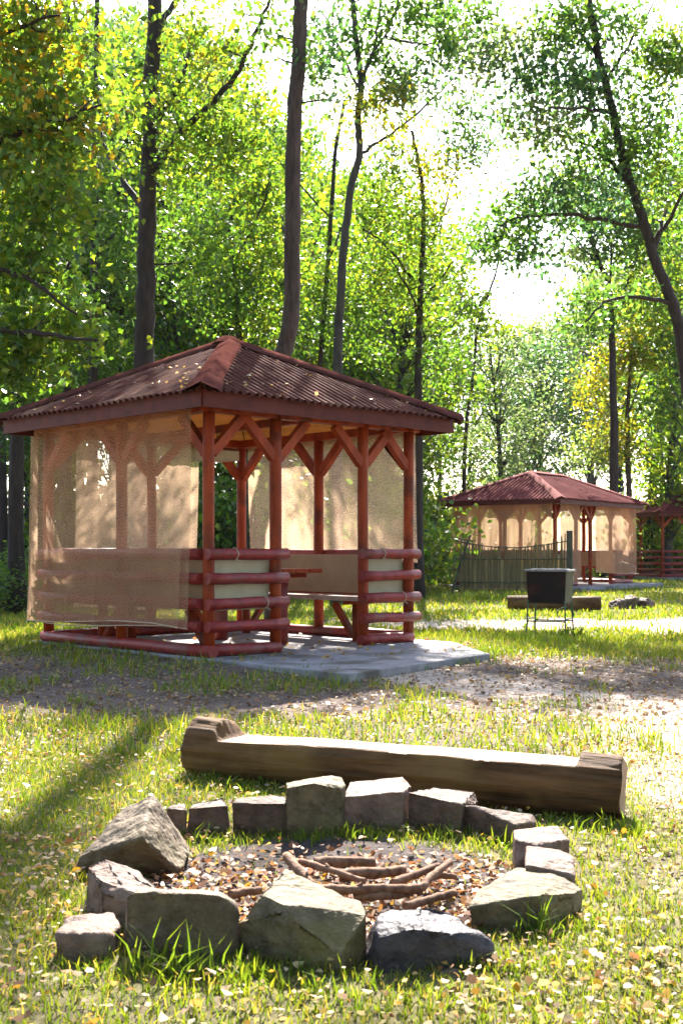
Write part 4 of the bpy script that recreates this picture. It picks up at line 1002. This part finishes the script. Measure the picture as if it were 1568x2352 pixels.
# ------------------------------------------------------------------ grass and fallen leaves
rg = np.random.default_rng(5)
def scatter(n, y0, y1, margin=1.2, pw=1.0):
    y = y0 + (y1-y0)*rg.random(n)**pw; hw = .30*y + margin
    x = (rg.random(n)*2-1)*hw; return x, y
def blades(x, y, ln, wd, cols):
    n = len(x); z = ground_h(x, y); a = rg.random(n)*6.283; lean = rg.random(n)*.9 + .1; la = rg.random(n)*6.283
    bx = np.cos(a)*wd; by = np.sin(a)*wd
    lx = np.cos(la)*lean*ln; ly = np.sin(la)*lean*ln; hz = ln*np.sqrt(np.maximum(1-lean**2*.6, .1))
    b = np.stack([x, y, z-.006], 1); s = np.stack([bx, by, 0*bx], 1)
    mid = b + np.stack([lx*.35, ly*.35, hz*.62], 1); tip = b + np.stack([lx, ly, hz], 1)
    V = np.stack([b-s, b+s, mid+s*.75, tip, mid-s*.75], 1).reshape(-1, 3)
    i = np.arange(n)[:, None]*5
    FA = np.concatenate([i+np.array([[0, 1, 2, 4]])], 0); F3 = i+np.array([[4, 2, 3, 3]])
    return V, FA, F3, np.repeat(cols, 5, 0)
def grass_obj(name, n, y0, y1, ln, wd, label, pw=1.0, margin=1.2):
    x, y = scatter(n, y0, y1, margin, pw)
    g = grass_cover(x, y); keep = rg.random(n) < g; x, y, g = x[keep], y[keep], g[keep]; n = len(x)
    pal = np.array([[.085,.135,.014],[.12,.165,.016],[.17,.18,.022],[.06,.105,.016],[.30,.24,.08]])
    cols = pal[rg.choice(5, n, p=[.25, .30, .24, .09, .12])]*(.75+.5*rg.random((n, 1)))
    tuft = .6+.9*fbm(x*3+9, y*3, 3)
    V, F4, F3, c = blades(x, y, ln*(.45+.9*rg.random(n))*tuft, wd*(.7+.6*rg.random(n)), cols)
    # quads for the lower half, triangles for the tip, each tip as its own face
    me = bpy.data.meshes.new(name)
    nq = len(F4); loops = np.concatenate([F4.ravel(), F3[:, :3].ravel()]).astype(np.int32)
    me.vertices.add(len(V)); me.vertices.foreach_set('co', V.astype(np.float32).ravel())
    me.loops.add(len(loops)); me.loops.foreach_set('vertex_index', loops)
    me.polygons.add(2*nq); st = np.concatenate([np.arange(nq)*4, nq*4+np.arange(nq)*3]).astype(np.int32)
    me.polygons.foreach_set('loop_start', st)
    a = me.attributes.new('Col', 'FLOAT_COLOR', 'POINT'); cc = np.ones((len(V), 4), np.float32); cc[:, :3] = c; a.data.foreach_set('color', cc.ravel())
    me.update(calc_edges=True); me.validate()
    o = link(name, me, M['grass']); tag(o, label, 'grass', kind='stuff'); return o
grass_obj('grass', 130000, 2.2, 6.2, .036, .0023, 'short sunlit grass growing round the fire ring', .9)
grass_obj('grass', 90000, 6.0, 14.5, .075, .0045, 'patchy grass on the worn ground round the near pavilion')
grass_obj('grass', 90000, 14, 42, .075, .012, 'bright meadow grass round the grill and far pavilions', 1.2)
# tall tufts at the stones, the log and the grill
def tufts(spots, label):
    X = []; Y = []; L = []
    for px, py, n, r, ln in spots:
        w = P(px, py, 0.0); X.append(w[0]+rg.normal(size=n)*r); Y.append(w[1]+rg.normal(size=n)*r*.6); L.append(ln*(.4+.8*rg.random(n)))
    x, y, L = map(np.concatenate, (X, Y, L)); n = len(x)
    pal = np.array([[.10,.16,.018],[.14,.18,.02],[.075,.12,.018]]); cols = pal[rg.integers(0, 3, n)]*(.8+.4*rg.random((n, 1)))
    d = np.hypot(x, y); V, F4, F3, c = blades(x, y, L, .0022+.0004*d, cols)
    me = bpy.data.meshes.new('tall_grass'); FAll = [tuple(q) for q in F4] + [tuple(q[:3]) for q in F3]
    me.from_pydata([tuple(v) for v in V], [], FAll)
    a = me.attributes.new('Col', 'FLOAT_COLOR', 'POINT'); cc = np.ones((len(V), 4), np.float32); cc[:, :3] = c; a.data.foreach_set('color', cc.ravel())
    tag(link('tall_grass', me, M['grass']), label, 'grass', kind='stuff')
tufts([(380,2235,40,.05,.13),(470,2240,30,.06,.09),(330,2230,30,.05,.07),(560,2232,40,.06,.07),(620,2250,40,.07,.06),(1232,2140,22,.02,.12),(1250,2150,30,.05,.07),(540,1800,60,.12,.07),(600,1812,40,.1,.06),(560,1790,10,.02,.11),(1380,1900,50,.10,.08),(1440,1905,40,.05,.10),(1300,1890,30,.08,.06),(820,1925,26,.05,.07),(1010,1925,40,.06,.07),(1150,1945,40,.05,.08),(700,1930,14,.04,.08),(480,1935,14,.04,.08),(1120,2220,30,.06,.06),(720,2270,60,.12,.06),(900,2280,60,.15,.05)], 'tall grass tufts at the foot of the stones and log')
tufts([(1225,1474,110,.18,.12),(1262,1478,120,.25,.12),(1312,1466,90,.10,.22),(1190,1475,120,.3,.12),(1320,1478,140,.35,.13),(1280,1492,180,.4,.12),(700,1560,60,.15,.10),(760,1562,60,.15,.08),(560,1533,50,.12,.08),(620,1542,40,.12,.07),(850,1560,50,.12,.07),(930,1550,40,.12,.07),(1010,1538,50,.15,.09),(1080,1524,70,.15,.10),(1120,1512,60,.12,.12),(300,1515,50,.2,.09),(180,1505,50,.2,.09),(420,1525,40,.15,.07),(1075,1375,200,.4,.2),(1120,1378,200,.4,.2)], 'taller grass clump under the grill and reed screen')
# fallen leaves
def litter(name, x, y, z, size, pal, label, tilt=.5):
    n = len(x); C = np.stack([x, y, z], 1); t = rg.normal(size=(n, 3)); t[:, 2] *= tilt*.5; t /= np.linalg.norm(t, axis=1)[:, None]
    nn = rg.normal(size=(n, 3))*tilt; nn[:, 2] += 1; b = np.cross(nn, t); b /= np.linalg.norm(b, axis=1)[:, None]; nn = np.cross(t, b)
    Ls = (size*np.clip(np.exp(rg.normal(size=n)*.38)*.9, .35, 1.7))[:, None]; Wd = Ls*(.5+.3*rg.random((n, 1))); fo = nn*Wd*(.5*rg.random((n, 1))-.1)
    cu = nn*Ls*(rg.random((n, 1))*.55-.1); sk = (rg.random((n, 1))-.5)*.3
    V = np.stack([C-t*Ls*.5+cu*.5, C-t*Ls*(.22+sk*.3)+b*Wd*.42+fo, C+t*Ls*(.12+sk)+b*Wd*.5+fo*1.3, C+t*Ls*.5+cu, C+t*Ls*(.15-sk)-b*Wd*.45+fo*.7, C-t*Ls*.25-b*Wd*.44+fo], 1).reshape(-1, 3)
    p = np.array(pal); cols = p[rg.integers(0, len(p), n)]*(.7+.6*rg.random((n, 1)))
    o = link(name, np_mesh(name, V, np.arange(n*6).reshape(n, 6), np.repeat(cols, 6, 0)), M['litter'])
    tag(o, label, 'fallen leaves', kind='stuff')
DRY = [[.40,.28,.10],[.44,.34,.16],[.34,.22,.12],[.42,.30,.19],[.26,.15,.085],[.40,.31,.20],[.40,.24,.05],[.46,.30,.04],[.20,.11,.07],[.30,.24,.19]]
x, y = scatter(27000, 2.2, 7.5); k = rg.random(len(x)) < .35+.65*sstep(.4, .62, fbm(x*1.3+70, y*1.3, 3)); x, y = x[k], y[k]
r = np.hypot(x-PIT[0], y-PIT[1]); inpit = r < .66
u, v = g1_local(x, y)
litter('leaf_litter', x[~inpit], y[~inpit], ground_h(x, y)[~inpit]+.012+.02*rg.random((~inpit).sum()), .021, DRY, 'fallen dry leaves strewn over the foreground grass')
x, y = scatter(14000, 7.2, 13); u, v = g1_local(x, y); k = ~((u > -.25) & (v > -1.15) & (u < 3.) & (v < 3.)); x, y = x[k], y[k]
litter('leaf_litter', x, y, ground_h(x, y)+.008, .032, [[.26,.16,.10],[.34,.24,.15],[.18,.11,.07],[.30,.22,.15],[.36,.26,.10],[.22,.14,.10],[.14,.09,.06]], 'fallen dry leaves on the worn ground before the near pavilion')
n = 3600; a = rg.random(n)*6.283; q = .60*np.sqrt(rg.random(n)); x = PIT[0]+q*np.cos(a)*1.05; y = PIT[1]+q*np.sin(a)*.95
k = (y < PIT[1]+.28+.1*rg.normal(size=n)) | (rg.random(n) < .12); x, y = x[k], y[k]
litter('leaf_litter', x, y, ground_h(x, y)+.008+.015*rg.random(len(x)), .024, [[.28,.13,.065],[.34,.19,.10],[.22,.095,.05],[.36,.24,.15],[.36,.22,.04],[.16,.075,.045],[.12,.06,.04]], 'brown and yellow dead leaves filling the fire ring')
# on the near roof
n = 240; A = []
for i in range(n):
    f = rg.integers(0, 4); o_ = .35; h = (S1R+2*o_)/2; E = S1R+2*o_; s = rg.random()*E; run = min(s, E-s, h)*rg.random()**1.2
    z = 2.44+run*(3.23-2.44)/h+.022
    uv_ = {0: (-o_+s, -o_+run), 1: (-o_+run, -o_+s), 2: (-o_+s, S1+o_-run), 3: (S1R+o_-run, -o_+s)}[int(f)]
    A.append(g1w(uv_[0], uv_[1], z))
A = np.array(A); litter('leaf_litter', A[:, 0], A[:, 1], A[:, 2], .036, DRY[:6], 'dry leaves caught on the near pavilion roof')
A = np.array([g1w(rg.uniform(-.1, 2.9), rg.uniform(-1.05, .3) if rg.random() < .6 else rg.uniform(-1.05, 2.8), .106) for _ in range(170)])
litter('leaf_litter', A[:, 0], A[:, 1], A[:, 2], .045, DRY, 'dry leaves on the pavilion slab')

# ------------------------------------------------------------------ air
hz = MB().box((-910, -310, -1.2), (910, 1510, 26)).build('haze', None)
hm = bpy.data.materials.new('haze_air'); hm.use_nodes = True; hn = hm.node_tree.nodes; hn.remove(hn['Principled BSDF'])
pv = hn.new('ShaderNodeVolumePrincipled'); pv.inputs['Color'].default_value = (.93, .96, 1, 1); pv.inputs['Density'].default_value = .00012
pv.inputs['Anisotropy'].default_value = .0
hm.node_tree.links.new(pv.outputs[0], hn['Material Output'].inputs['Volume'])
hz.data.materials.append(hm); tag(hz, 'thin sunlit haze in the woodland air', 'haze', kind='stuff')
